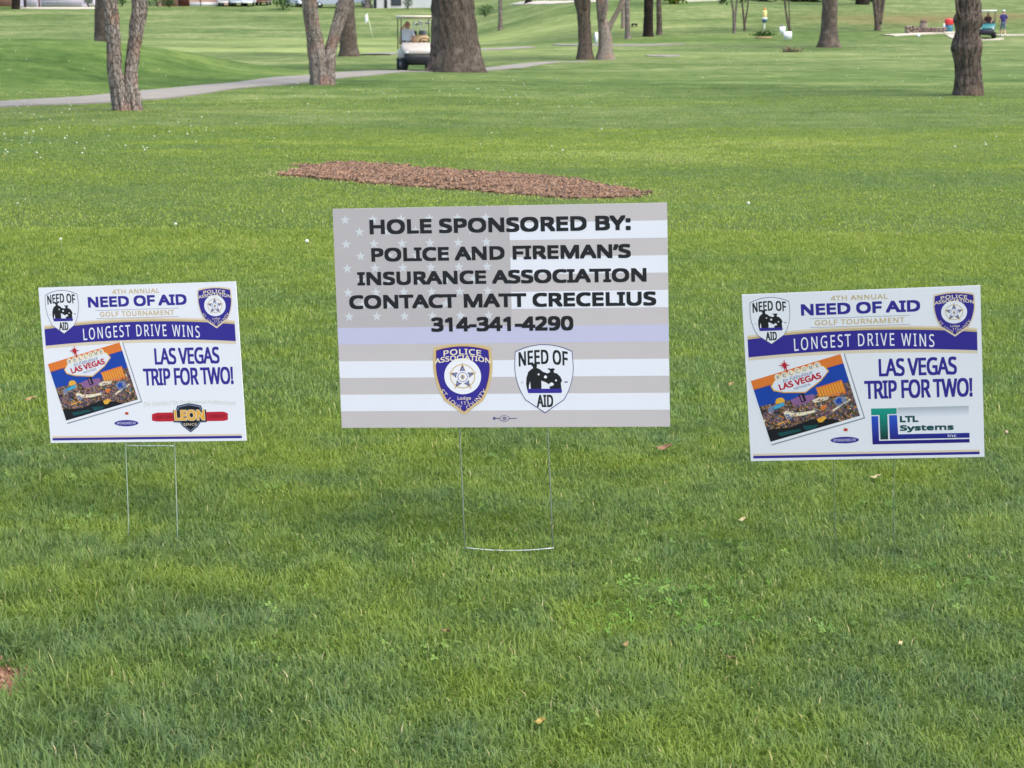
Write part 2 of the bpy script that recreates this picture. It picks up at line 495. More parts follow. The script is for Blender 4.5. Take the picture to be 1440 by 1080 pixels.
def grass_zone(name, d0, d1, n, ln, wd, seed, spread=.9):
    r = np.random.RandomState(seed)
    y = np.sqrt(r.rand(n) * (d1 * d1 - d0 * d0) + d0 * d0)
    x = (r.rand(n) * 2 - 1) * (.287 * y + .35)
    keep = ~inside(x + .25 * (vn(x, y, .15, 1) - .5), y + 1.2 * (vn(x, y, .25, 2) - .5) + .35 * r.randn(n), MULCH) | (r.rand(n) < .035)
    keep &= ~inside(x + .06 * (r.rand(n) - .5), y + .06 * (r.rand(n) - .5), BARE)
    keep &= path_dist(x, y, PATH) > .84 + .12 * r.rand(n)
    keep &= r.rand(n) > sstep(30, 50, y)          # thins out where single blades can no longer be seen
    # hoof-deep gaps between the tussocks in the near left corner
    gx = x + .03 * r.randn(n)
    gap = np.maximum(np.exp(-((y - 4.60 - .10 * x + .05 * np.sin(x * 9)) / .028) ** 2) * sstep(-.80, -.92, gx), np.exp(-((y - 4.34 - .05 * np.sin(x * 7)) / .022) ** 2) * sstep(-.62, -.75, gx))
    keep &= r.rand(n) > gap * (.55 + .6 * vn(x, y, .08, 3))
    x, y = x[keep], y[keep]; n = len(x)
    z = terrain(x, y)
    tone = patch_tone(x, y)
    clump = vn(x, y, .09, 7)
    L = ln * (.55 + .75 * r.rand(n)) * (.7 + .35 * clump + .35 * vn(x, y, .8, 6))
    # rank tussocks in the near left corner
    tus = sstep(-.45, -.9, x) * sstep(5.2, 4.7, y)
    L *= 1 + .95 * tus * vn(x, y, .2, 5)
    tint = np.clip(.04 + .17 * sstep(6, 15, y) + .74 * tone + .30 * (r.rand(n) - .5) - .10 * tus, 0, .9)
    near_bed = np.full(n, 9.0)
    if d1 > 14:
        for a_, b_ in zip(MULCH, MULCH[1:] + MULCH[:1]): near_bed = np.minimum(near_bed, path_dist(x, y, [a_, b_]))
    dead = r.rand(n) < .016 + .5 * sstep(.35, .0, near_bed)
    tint = np.where(dead, .94 + .06 * r.rand(n), tint)
    az = r.rand(n) * 2 * np.pi
    # neighbours lean the same way
    az = np.where(r.rand(n) < .22, 2 * np.pi * 2 * vn(x, y, .22, 0) + .9 * (r.rand(n) - .5), az)
    lean = (.4 + .3 * sstep(6, 16, y) + spread * r.rand(n) ** 1.1)
    dx, dy = np.cos(az), np.sin(az)
    wa = az + np.pi / 2 + .9 * (r.rand(n) - .5)
    w = wd * (.6 + .8 * r.rand(n)) / 2
    wx, wy = np.cos(wa) * w, np.sin(wa) * w
    hm = L * .55 * np.cos(lean * .5); om = L * .55 * np.sin(lean * .5)
    ht = hm + L * .45 * np.cos(lean * 1.5); ot = om + L * .45 * np.sin(lean * 1.5)
    V = np.empty((n, 5, 3))
    z0 = z - .008
    V[:, 0] = np.stack([x - wx, y - wy, z0], -1); V[:, 1] = np.stack([x + wx, y + wy, z0], -1)
    V[:, 2] = np.stack([x + dx * om + wx * .85, y + dy * om + wy * .85, z + hm], -1)
    V[:, 3] = np.stack([x + dx * om - wx * .85, y + dy * om - wy * .85, z + hm], -1)
    V[:, 4] = np.stack([x + dx * ot, y + dy * ot, z + np.maximum(ht, .004)], -1)
    i = np.arange(n) * 5
    Q = np.stack([i, i + 1, i + 2, i + 3], -1); T = np.stack([i + 3, i + 2, i + 4], -1)
    o = np_mesh(name, V.reshape(-1, 3), Q, T, GRASS, {'tint': np.repeat(tint, 5)})
    return o

for k, (d0, d1, n, ln, wd, lb) in enumerate([
        (3.25, 6.6, 420000, .033, .0031, 'short green lawn blades in front of and under the three signs'),
        (6.6, 13, 360000, .029, .0042, 'short green lawn grass right behind the three signs'),
        (13, 27, 330000, .023, .007, 'lawn grass around the mulch bed'),
        (27, 50, 160000, .020, .012, 'lawn grass near the forked trees')]):
    tag(grass_zone('lawn_grass', d0, d1, n, ln, wd, 20 + k), lb, 'grass', kind='stuff')

# clover and broadleaf weeds
def leaflets(name, centres, per, size, mat, lift, seed, label, cat):
    r = np.random.RandomState(seed); ma = MA()
    for (cx, cy, sx, sy) in centres:
        for _ in range(per):
            x = cx + r.randn() * sx; y = cy + r.randn() * sy; z = tz(x, y) + lift * (.5 + r.rand())
            a0 = r.rand() * 6.28; s = size * (.6 + .8 * r.rand()); tl = .5 * r.randn(); tm = .5 * r.randn()
            for k in range(3):
                a = a0 + k * 2.09
                e = Vector((math.cos(a), math.sin(a), tl * math.cos(a) + tm * math.sin(a))); p = Vector((-math.sin(a), math.cos(a), -tl * math.sin(a) + tm * math.cos(a)))
                c = Vector((x, y, z))
                ma.add([c, c + e * s * .6 + p * s * .45, c + e * s * 1.1 + p * s * .2, c + e * s * 1.1 - p * s * .2, c + e * s * .6 - p * s * .45], [(0, 1, 2, 3, 4)])
    return tag(ma.make(name, mat), label, cat, kind='stuff')
CLOVER = leafy('clover_leaf', [(.3, S(96, 138, 52)), (.7, S(116, 158, 58))], None, .35)
leaflets('clover_patch', [(.36, 4.42, .10, .10), (.46, 4.52, .10, .07), (.52, 4.30, .08, .07), (.26, 4.30, .07, .06)], 55, .0072, CLOVER, .020, 3, 'bright green clover leaves low in the lawn below the big sign', 'clover')

_r = np.random.RandomState(31)
_sp = []
for _ in range(34):
    _y = 3.6 + 5 * _r.rand() ** 1.4; _x = (_r.rand() * 2 - 1) * .28 * _y
    _sp.append((_x, _y, .03 + .05 * _r.rand(), .03 + .05 * _r.rand()))
WEED = leafy('weed_leaf', [(.3, S(96, 130, 62)), (.7, S(128, 158, 66))], None, .35)
leaflets('lawn_weeds', _sp, 20, .0072, WEED, .022, 8, 'small broad-leaved weeds sprinkled through the near lawn', 'weeds')

# ------------------------------------------------------------------ bare soil, mulch
def soil_mat(name, a, b_, c):
    m, nt, b = new_mat(name)
    tc = nt.nodes.new('ShaderNodeTexCoord'); n = nt.nodes.new('ShaderNodeTexNoise')
    n.inputs['Scale'].default_value = 30; n.inputs['Detail'].default_value = 8; n.inputs['Roughness'].default_value = .75
    nt.links.new(tc.outputs['Object'], n.inputs['Vector'])
    cr = ramp(nt, [(.3, a), (.5, b_), (.7, c)]); nt.links.new(n.outputs['Fac'], cr.inputs[0]); nt.links.new(cr.outputs[0], b.inputs['Base Color'])
    b.inputs['Roughness'].default_value = 1; b.inputs['Specular IOR Level'].default_value = .05
    bp = nt.nodes.new('ShaderNodeBump'); bp.inputs['Strength'].default_value = 1; bp.inputs['Distance'].default_value = .03
    nt.links.new(n.outputs['Fac'], bp.inputs['Height']); nt.links.new(bp.outputs[0], b.inputs['Normal'])
    return m

def ground_patch(poly, mat, name, h, step, chips=0, chip_mats=None, edge=.25, seed=5, csize=.03, scatter=0.0):
    px_, py_ = [p[0] for p in poly], [p[1] for p in poly]
    xs = np.arange(max(min(px_), -4) - .3, max(px_) + .3, step); ys = np.arange(min(py_) - .3, max(py_) + .3, step)
    X, Y = np.meshgrid(xs, ys)
    ins = inside(X, Y, poly)
    D = np.full(X.shape, 9.)
    n = len(poly)
    for i in range(n):
        D = np.minimum(D, path_dist(X, Y, [poly[i], poly[(i + 1) % n]]))
    sd = np.where(ins, D, -D)
    Z = terrain(X, Y) + h * sstep(-.05, edge, sd) * (.7 + .6 * vn(X, Y, .35, 1)) + .02 * (vn(X, Y, .07, 2) - .5) - .03 * sstep(.0, -.12, sd)
    ma = MA(); idx = {}
    ny, nx = X.shape
    ok = sd > -.12
    for j in range(ny - 1):
        for i in range(nx - 1):
            if ok[j, i] and ok[j + 1, i] and ok[j, i + 1] and ok[j + 1, i + 1]:
                f = []
                for a, b in ((j, i), (j, i + 1), (j + 1, i + 1), (j + 1, i)):
                    if (a, b) not in idx:
                        idx[(a, b)] = len(ma.v); ma.v.append((X[a, b], Y[a, b], Z[a, b] + .004))
                    f.append(idx[(a, b)])
                ma.f.append(tuple(f)); ma.m.append(0); ma.sm.append(True)
    r = np.random.RandomState(seed)
    cells = np.argwhere((sd > -.02) | (scatter > 0) & (sd > -scatter * vn(X, Y, .22, 5) ** 1.6) & (r.rand(*X.shape) < .45))
    for _ in range(chips):
        a, b = cells[r.randint(len(cells))]
        x = X[a, b] + (r.rand() - .5) * step; y = Y[a, b] + (r.rand() - .5) * step; z = max(Z[a, b], tz(x, y)) + (.012 if sd[a, b] > 0 else .02)
        e = Euler((r.randn() * .5, r.randn() * .5, r.rand() * 6.28)).to_matrix()
        l = csize * (.5 + 1.2 * r.rand())
        ma.box((x, y, z), (l, l * (.25 + .3 * r.rand()), .006 + .006 * r.rand()), 1 + r.randint(len(chip_mats)), e)
    return ma.make(name, [mat] + list(chip_mats or []))

chipm = [paint('mulch_chip_brown', S(130, 98, 76), .95, .2), paint('mulch_chip_grey', S(136, 112, 94), .95, .2), paint('mulch_chip_dark', S(86, 68, 55), .95, .2), paint('mulch_chip_tan', S(156, 122, 94), .95, .2)]
mb = ground_patch(MULCH, soil_mat('mulch_base', S(88, 69, 54), S(116, 92, 74), S(142, 116, 95)), 'mulch_bed', .02, .06, 16000, chipm, .6, 5, .020, .22)
tag(mb, 'brown wood mulch spread in a long low strip behind the big sign', 'mulch', kind='stuff')
bs = ground_patch(BARE, soil_mat('bare_soil', S(136, 98, 74), S(166, 124, 98), S(188, 148, 120)), 'bare_soil', .006, .03, 120, chipm[:1] + chipm[3:], .1, 6, .006)
structure(bs)

# ------------------------------------------------------------------ printed signs
_font_cache = {}
try:      # the plain sans-serif face that comes with Blender itself
    import os
    FONT = bpy.data.fonts.load(os.path.join(bpy.utils.resource_path('LOCAL'), 'datafiles', 'fonts', 'NotoSansHebrew-Regular.woff2'))
except Exception:
    FONT = None
def glyphs(body, spacing=1.0):
    key = (body, spacing)
    if key in _font_cache: return _font_cache[key]
    cu = bpy.data.curves.new('lettering_source', 'FONT')
    if FONT: cu.font = FONT
    cu.body = body; cu.size = 1; cu.resolution_u = 3; cu.space_character = spacing
    o = bpy.data.objects.new('lettering_source', cu)
    COL.objects.link(o)
    dg = bpy.context.evaluated_depsgraph_get()
    me = o.evaluated_get(dg).to_mesh()
    v = np.array([(p.co.x, p.co.y) for p in me.vertices]); f = [tuple(p.vertices) for p in me.polygons]
    o.evaluated_get(dg).to_mesh_clear()
    bpy.data.objects.remove(o); bpy.data.curves.remove(cu)
    v = (v - v.min(0)) / (v.max(0) - v.min(0))
    _font_cache[key] = (v, f)
    return v, f

INK = {}
def ink(name, col, rough=.42):
    if name not in INK: INK[name] = paint('ink_' + name, col, rough, .03, 14, 0, 0, .4)
    return INK[name]
ink('white', (.84, .81, .83)); ink('black', (.012, .011, .014)); ink('navy', (.034, .022, .26)); ink('gold', S(206, 180, 130)); ink('tan', S(226, 206, 180))
ink('grey', S(196, 186, 184)); ink('canton', S(184, 175, 174)); ink('lav', S(194, 189, 212)); ink('pale', S(228, 226, 231)); ink('star', S(206, 206, 208)); ink('line', S(90, 88, 130))
ink('red', S(190, 30, 50)); ink('orange', S(226, 120, 50)); ink('sky', S(24, 66, 160)); ink('yellow', S(232, 170, 60)); ink('cyan', S(70, 160, 196)); ink('purple', S(140, 96, 140)); ink('teal', S(14, 132, 120))
ink('dark', S(24, 22, 30)); ink('blue', S(40, 66, 190)); ink('deepteal', S(18, 74, 78)); ink('logo_grey', S(196, 200, 202)); ink('shadow_grey', S(150, 150, 158)); ink('cream', S(240, 222, 190)); ink('steel', S(120, 130, 160)); ink('script', S(206, 204, 190)); ink('redtext', S(120, 14, 30))

def grad_ink(name, c0, c1, z0, z1):
    """a printed colour run from c0 at height z0 to c1 at z1"""
    m, nt, b = new_mat('ink_' + name)
    tc = nt.nodes.new('ShaderNodeTexCoord'); sp = nt.nodes.new('ShaderNodeSeparateXYZ'); mr = nt.nodes.new('ShaderNodeMapRange')
    nt.links.new(tc.outputs['Object'], sp.inputs[0]); nt.links.new(sp.outputs['Z'], mr.inputs[0])
    mr.inputs['From Min'].default_value = z0; mr.inputs['From Max'].default_value = z1
    cr = ramp(nt, [(0, c0), (1, c1)]); nt.links.new(mr.outputs[0], cr.inputs[0]); nt.links.new(cr.outputs[0], b.inputs['Base Color'])
    b.inputs['Roughness'].default_value = .42
    INK[name] = m
grad_ink('teal_run', S(14, 48, 52), S(16, 150, 132), .055, .135)
grad_ink('blue_run', S(34, 20, 120), S(40, 86, 200), .05, .125)
grad_ink('grey_run', (.80, .785, .84), S(176, 180, 184), .114, .139)
def city_ink():
    m, nt, b = new_mat('ink_city')
    tc = nt.nodes.new('ShaderNodeTexCoord')
    v = nt.nodes.new('ShaderNodeTexVoronoi'); v.inputs['Scale'].default_value = 200
    n = nt.nodes.new('ShaderNodeTexNoise'); n.inputs['Scale'].default_value = 55; n.inputs['Detail'].default_value = 5
    nt.links.new(tc.outputs['Object'], v.inputs['Vector']); nt.links.new(tc.outputs['Object'], n.inputs['Vector'])
    cr = ramp(nt, [(.0, S(26, 24, 34)), (.25, S(58, 48, 44)), (.38, S(104, 84, 50)), (.48, S(96, 70, 104)), (.56, S(52, 60, 48)), (.66, S(190, 130, 70)), (.74, S(70, 84, 120)), (.83, S(172, 110, 110)), (.9, S(80, 96, 60)), (.96, S(232, 206, 160))])
    sp = nt.nodes.new('ShaderNodeSeparateColor'); nt.links.new(v.outputs['Color'], sp.inputs[0])
    mx = nt.nodes.new('ShaderNodeMath'); mx.operation = 'MULTIPLY_ADD'; mx.inputs[1].default_value = .75
    nt.links.new(sp.outputs[0], mx.inputs[0]); 
    m3 = nt.nodes.new('ShaderNodeMath'); m3.operation = 'MULTIPLY_ADD'; m3.inputs[1].default_value = .8; m3.inputs[2].default_value = -.25
    nt.links.new(n.outputs['Fac'], m3.inputs[0]); nt.links.new(m3.outputs[0], mx.inputs[2])
    nt.links.new(mx.outputs[0], cr.inputs[0]); nt.links.new(cr.outputs[0], b.inputs['Base Color'])
    b.inputs['Roughness'].default_value = .4
    INK['city'] = m
city_ink()

class Print:
    """flat printing laid on a panel; x right, z up in millimetres, layers 0.08 mm apart towards the viewer"""
    def __init__(s): s.ma = MA(); s.names = []
    def mi(s, k):
        if k not in s.names: s.names.append(k)
        return s.names.index(k)
    def raw(s, v, f, k, layer):
        s.ma.add([(p[0] / 1000, -.00008 * layer, p[1] / 1000) for p in v], f, s.mi(k))
    def poly(s, pts, k, layer): s.raw(pts, [tuple(range(len(pts)))], k, layer)
    def rect(s, x0, y0, x1, y1, k, layer): s.poly([(x0, y0), (x1, y0), (x1, y1), (x0, y1)], k, layer)
    def strip(s, top, bot, k, layer):
        n = len(top); s.raw(list(top) + list(bot), [(i, i + 1, n + i + 1, n + i) for i in range(n - 1)], k, layer)
    def ell(s, cx, cy, rx, ry, k, layer, n=28): s.poly([(cx + rx * math.cos(6.2832 * i / n), cy + ry * math.sin(6.2832 * i / n)) for i in range(n)], k, layer)
    def star(s, cx, cy, r, k, layer, n=5, inner=.4, rot=0, sy=1):
        s.poly([(cx + (r if i % 2 == 0 else r * inner) * math.sin(rot + math.pi * i / n), cy + sy * (r if i % 2 == 0 else r * inner) * math.cos(rot + math.pi * i / n)) for i in range(2 * n)], k, layer)
    def text(s, body, x0, x1, y0, y1, k, layer, bold=.0, spacing=1.0, fn=None, slant=0):
        """bold = extra stroke in parts of the letter height, built from shifted copies"""
        v, f = glyphs(body, spacing)
        w = bold * abs(y1 - y0)
        ring = [(1, 1), (0, 1), (-1, 1), (-1, 0), (-1, -1), (0, -1), (1, -1), (1, 0)] if bold > .02 else [(1, 0), (-1, 0), (0, 1), (0, -1)] if bold > 0 else [(0, 0)]
        n = len(ring)
        for c in range(n):
            ox, oy = w * ring[c][0], w * ring[c][1]
            pts = []
            for a, b in v:
                x = x0 + w + a * (x1 - x0 - 2 * w) + slant * (b - .5) * (y1 - y0) + ox; y = y0 + w + b * (y1 - y0 - 2 * w) + oy
                pts.append(fn(x, y) if fn else (x, y))
            s.raw(pts, f, k, layer + c * .06)
    def make(s, name, parent, loc, rot):
        return s.ma.make(name, [INK[k] for k in s.names], parent, loc, rot)

def arc_pts(a, b, bulge, n=24):
    """points from a to b raised by a parabola of height bulge"""
    return [(a[0] + (b[0] - a[0]) * i / n, a[1] + (b[1] - a[1]) * i / n + bulge * 4 * (i / n) * (1 - i / n)) for i in range(n + 1)]

def shield(cx, w, top, tip, drop, side, bul=.5):
    """badge outline: arched top, sides bowing in to a point. drop = top corner below crown, side = height where the sides turn"""
    h = w / 2
    up = arc_pts((cx - h * .97, top - drop), (cx + h * .97, top - drop), drop, 14)
    right = []
    n = 14
    for i in range(1, n + 1):
        t = i / n
        y = (top - drop) + (tip - (top - drop)) * t
        x = h * (.97 + .03 * math.sin(min(t / .3, 1) * 1.57)) if t < .3 else h * math.sqrt(max(0, 1 - ((t - .3) / .7) ** 2)) * (1 - .12 * ((t - .3) / .7)) if t < .9 else None
        if x is None: continue
        right.append((cx + x, y))
    # close with a straight run to the tip
    right = [q for q in right if q[1] > tip + (top - tip) * .14]
    left = [(2 * cx - x, y) for x, y in reversed(right)]
    return up + right + [(cx, tip)] + left

def police_emblem(P, cx, w, top, tip, L, rim='gold', rimw=.06):
    h = top - tip
    cy0 = (top + tip) / 2
    P.poly(shield(cx, w, top, tip, h * .055, 0), rim, L)
    sc = 1 - rimw * 1.6
    P.poly(shield(cx, w * sc, top - h * .035, tip + h * .045, h * .055, 0), 'redtext', L + 1)
    sc = 1 - rimw * 1.9
    P.poly(shield(cx, w * sc, top - h * .042, tip + h * .055, h * .055, 0), 'navy', L + 2)
    u = w / 165.0; v = h / 198.0
    ccy = top - h * .455
    P.ell(cx - 1 * u, ccy, 51 * u, 50 * v, 'white', L + 3, 40)
    P.ell(cx - 1 * u, ccy, 35 * u, 34 * v, 'gold', L + 4, 36)
    P.ell(cx - 1 * u, ccy, 32 * u, 31 * v, 'white', L + 5, 36)
    P.star(cx - 1 * u, ccy - 2 * v, 41 * u, 'gold', L + 6, 5, .40)
    P.star(cx - 1 * u, ccy - 2 * v, 33 * u, 'navy', L + 7, 5, .46)
    for i in range(5):
        a = 6.2832 * i / 5
        P.ell(cx - 1 * u + 22 * u * math.sin(a), ccy - 2 * v + 22 * u * math.cos(a), 4.2 * u, 4.2 * v, 'steel', L + 8, 12)
    P.ell(cx - 1 * u, ccy - 2 * v, 18 * u, 17.5 * v, 'white', L + 8, 26)
    P.ell(cx - 1 * u, ccy - 2 * v, 14 * u, 13.5 * v, 'navy', L + 9, 26)
    P.ell(cx - 1 * u, ccy - 2 * v, 12.4 * u, 12 * v, 'white', L + 10, 26)
    P.ell(cx - 1 * u, ccy - 2 * v, 6 * u, 7.5 * v, 'gold', L + 11, 18)
    P.ell(cx - 1 * u, ccy - 2 * v, 3.2 * u, 4.5 * v, 'steel', L + 12, 14)
    def bow(depth, half):
        return lambda x, y: (x, y - depth * ((x - cx) / half) ** 2)
    P.text('POLICE', cx - 52 * u, cx + 52 * u, top - 30 * v, top - 14 * v, 'cream', L + 3, .03, 1.05, bow(5 * v, 52 * u))
    P.text('ASSOCIATION', cx - 77 * u, cx + 77 * u, top - 46 * v, top - 31.5 * v, 'cream', L + 4, .03, 1.0, bow(10 * v, 77 * u))
    P.text('Lodge', cx - 17 * u, cx + 20 * u, tip + 40 * v, tip + 52 * v, 'cream', L + 4, .01)
    P.text('111', cx - 9 * u, cx + 13 * u, tip + 29 * v, tip + 38 * v, 'cream', L + 4, .01)
    def curve(flip):
        def fn(x, y):
            # run along the badge side towards the tip
            t = x; n_ = y
            x0, y0, x1, y1 = (-61, 70, -8, 18) if not flip else (8, 18, 61, 70)
            bx = x0 + (x1 - x0) * t; by = y0 + (y1 - y0) * t - 9 * 4 * t * (1 - t) * .6
            dx, dy = (x1 - x0), (y1 - y0) - 9 * 2.4 * (1 - 2 * t); l = math.hypot(dx, dy)
            return (cx + (bx - dy / l * n_) * u, tip + (by + dx / l * n_) * v)
        return fn
    P.text('ST. LOUIS', 0, 1, -5.5, 6.5, 'cream', L + 5, 0, 1.0, curve(False))
    P.text('COUNTY', 0, 1, -5.5, 6.5, 'cream', L + 5, 0, 1.0, curve(True))

def aid_emblem(P, cx, w, top, tip, L, fill='pale'):
    h = top - tip
    P.poly(shield(cx, w, top, tip, h * .10, 0), 'line', L)
    P.poly(shield(cx, w * .975, top - h * .012, tip + h * .016, h * .10, 0), fill, L + 1)
    def N(x, y): return (cx + (x - 1085) / 540 * w, top - (y - 92) / 635 * h)
    def NP(pts): return [N(*q) for q in pts]
    bowy = lambda x, y: (x, y - .035 * h * ((x - cx) / (w * .42)) ** 2)
    xa, yt = N(855, 140); xb, yb = N(1305, 275)
    P.text('NEED OF', xa, xb, yb, yt, 'black', L + 2, .03, 1.04, bowy)
    xa, yt = N(1012, 556); xb, yb = N(1162, 670)
    P.text('AID', xa, xb, yb, yt, 'black', L + 2, .035, 1.02)
    # two uniformed figures, one helping the other, over a blue bar
    P.poly(NP([(918, 455), (922, 400), (940, 345), (970, 318), (985, 312), (982, 296), (975, 290), (972, 282), (960, 276), (962, 268), (985, 270), (1000, 266), (1015, 270), (1022, 280), (1020, 296), (1018, 308), (1050, 322), (1075, 345), (1100, 352), (1120, 362), (1132, 400), (1150, 440), (1130, 462), (1095, 440), (1058, 425), (1058, 505), (960, 505), (955, 430), (944, 470), (942, 505), (925, 505)]), 'black', L + 2)
    P.poly(NP([(1118, 358), (1140, 348), (1138, 334), (1128, 326), (1118, 318), (1120, 311), (1145, 316), (1165, 312), (1185, 318), (1182, 326), (1175, 334), (1174, 352), (1205, 362), (1232, 390), (1248, 425), (1236, 450), (1240, 505), (1138, 505), (1130, 482), (1168, 470), (1160, 446), (1132, 430)]), 'black', L + 3)
    P.poly(NP([(1060, 440), (1098, 452), (1128, 478), (1136, 505), (1060, 505)]), fill, L + 3)
    P.poly(NP([(925, 500), (1240, 500), (1246, 520), (1240, 540), (935, 540)]), 'navy', L + 4)
    for x, y, r_ in ((1035, 368, 9), (1097, 392, 14), (1192, 425, 9)): P.ell(*N(x, y), r_ / 540 * w, r_ / 540 * w, 'white', L + 5, 12)
    P.ell(*N(1150, 460), 22 / 540 * w, 14 / 540 * w, 'white', L + 5, 14)
    P.rect(*N(1270, 446), *N(1298, 434), 'line', L + 2); P.ell(*N(880, 442), 10 / 540 * w, 12 / 540 * w, 'logo_grey', L + 2, 10)

coroplast = paint('corrugated_plastic', (.84, .81, .83), .4, .03, 6)
galv = paint('galvanised_wire', S(124, 140, 122), .5, .15, 60, 0, .15)
faint_wire = paint('dull_wire', S(104, 122, 92), .6, .15, 60, 0, .1)
galv_dark = paint('weathered_wire', S(122, 132, 116), .5, .2, 60, 0, .2)
wire_white = paint('bright_wire', S(178, 184, 178), .35, .1, 40, 0, .35)

def sign_base(label, loc, eul, W, H, group=None):
    base = Vector((loc[0], loc[1], tz(loc[0], loc[1])))
    t = thing('lawn_sign', label, 'sign', base, 0, group)
    rel = Vector(loc) - base
    rot = Euler([rad(a) for a in eul])
    ma = MA()
    # twin-wall sheet: two skins with flutes open along the bottom and top edges
    hw = W / 2
    ma.box((0, .0004, H / 2), (W, .0008, H)); ma.box((0, .0036, H / 2), (W, .0008, H))
    n = int(W / .012)
    for k in range(n + 1):
        ma.box((-hw + .0004 + k * (W - .0008) / n, .002, H / 2), (.0006, .0024, H - .001))
    ma.make('panel', coroplast, t, rel, rot)
    return t, rel, rot, base

def stake(t, rel, rot, base, tops, feet, bars, mat, r=.0013, inset=.16):
    ma = MA()
    M = rot.to_matrix()
    for (lx, lz), g in zip(tops, feet):
        top = rel + M @ Vector((lx, .002, inset))
        mid = rel + M @ Vector((lx, .002, lz))
        gz = tz(g[0], g[1]) - .06
        ft = Vector((g[0], g[1], gz)) - base
        dn = mid + (ft - mid) * 1.0
        ma.tube([top, mid, mid + (dn - mid) * .5 + Vector((.001, 0, 0)), dn], r, 8)
    for kind, dz in bars:
        if kind == 'ground':
            a = Vector((feet[0][0], feet[0][1], tz(*feet[0]) + dz)) - base; b = Vector((feet[1][0], feet[1][1], tz(*feet[1]) + dz)) - base
        else:
            a = rel + M @ Vector((tops[0][0], -.001, dz)); b = rel + M @ Vector((tops[1][0], -.001, dz - .003))
        pts = [a + (b - a) * (i / 10) + Vector((0, 0, -.008 * 4 * (i / 10) * (1 - i / 10) if kind == 'ground' else 0)) for i in range(11)]
        ma.tube(pts, r * 1.15, 8, 1)
    return ma.make('wire_stake', [mat, wire_white], t)

# ---- the big sponsor sign
t, rel, rot, base = sign_base('large grey flag-striped sign with bold black lettering, between the two smaller prize signs', (-.022, 4.99, .353), (-1.64, -1.75, -7.05), .914, .61)
P = Print()
P.rect(-457, 0, 457, 610, 'grey', 1)
b13 = 610 / 13
for k in range(13):
    y1 = 610 - k * b13; y0 = y1 - b13
    if k in (1, 3, 5): P.rect(30, y0, 457, y1, 'pale', 2)
    if k in (9, 11): P.rect(-457, y0, 457, y1, 'pale', 2)
    if k == 7: P.rect(-457, y0, 457, y1, 'lav', 2)
P.rect(-457, 610 - 7 * b13, 30, 610, 'canton', 3)
for row in range(9):
    for c in range(6 if row % 2 == 0 else 5):
        x = -423 + 77.8 * c + (39 if row % 2 else 0)
        P.star(x, 579 - row * 33.4, 14.5, 'star', 4)
P.make('flag_print', t, rel, rot)
P = Print()
for s_, x0, x1, y0, y1 in (('HOLE SPONSORED BY:', -356, 359, 538, 579), ('POLICE AND FIREMAN\u2019S', -354, 358, 463, 501.5), ('INSURANCE ASSOCIATION', -395.7, 399.4, 398, 436), ('CONTACT MATT CRECELIUS', -421, 424.5, 333, 372), ('314-341-4290', -194, 198.6, 267.5, 308)):
    P = Print(); P.text(s_, x0, x1, y0, y1, 'black', 6, .064, 1.0); P.make('lettering', t, rel, rot)
P = Print(); police_emblem(P, -110, 166, 234, 35, 6); P.make('police_emblem', t, rel, rot)
P = Print(); aid_emblem(P, 115, 163, 230.4, 38.8, 6); P.make('aid_emblem', t, rel, rot)
P = Print()
P.ell(2, 25, 14, 8.5, 'line', 6); P.ell(2, 25, 12, 7, 'grey', 7); P.ell(2, 25, 6, 4.5, 'line', 8)
P.text('UNION', -7, 11, 23, 27, 'grey', 9, .01); P.rect(-31, 24, -12, 26.5, 'line', 6); P.rect(16, 24, 36, 26, 'line', 6); P.ell(-26, 25.5, 4.5, 4, 'line', 7, 10)
P.make('union_label', t, rel, rot)
stake(t, rel, rot, base, [(-.1248, -.002), (.1208, -.003)], [(-.1275, 4.915), (.1155, 4.915)], [('ground', .026)], galv_dark, .0016)

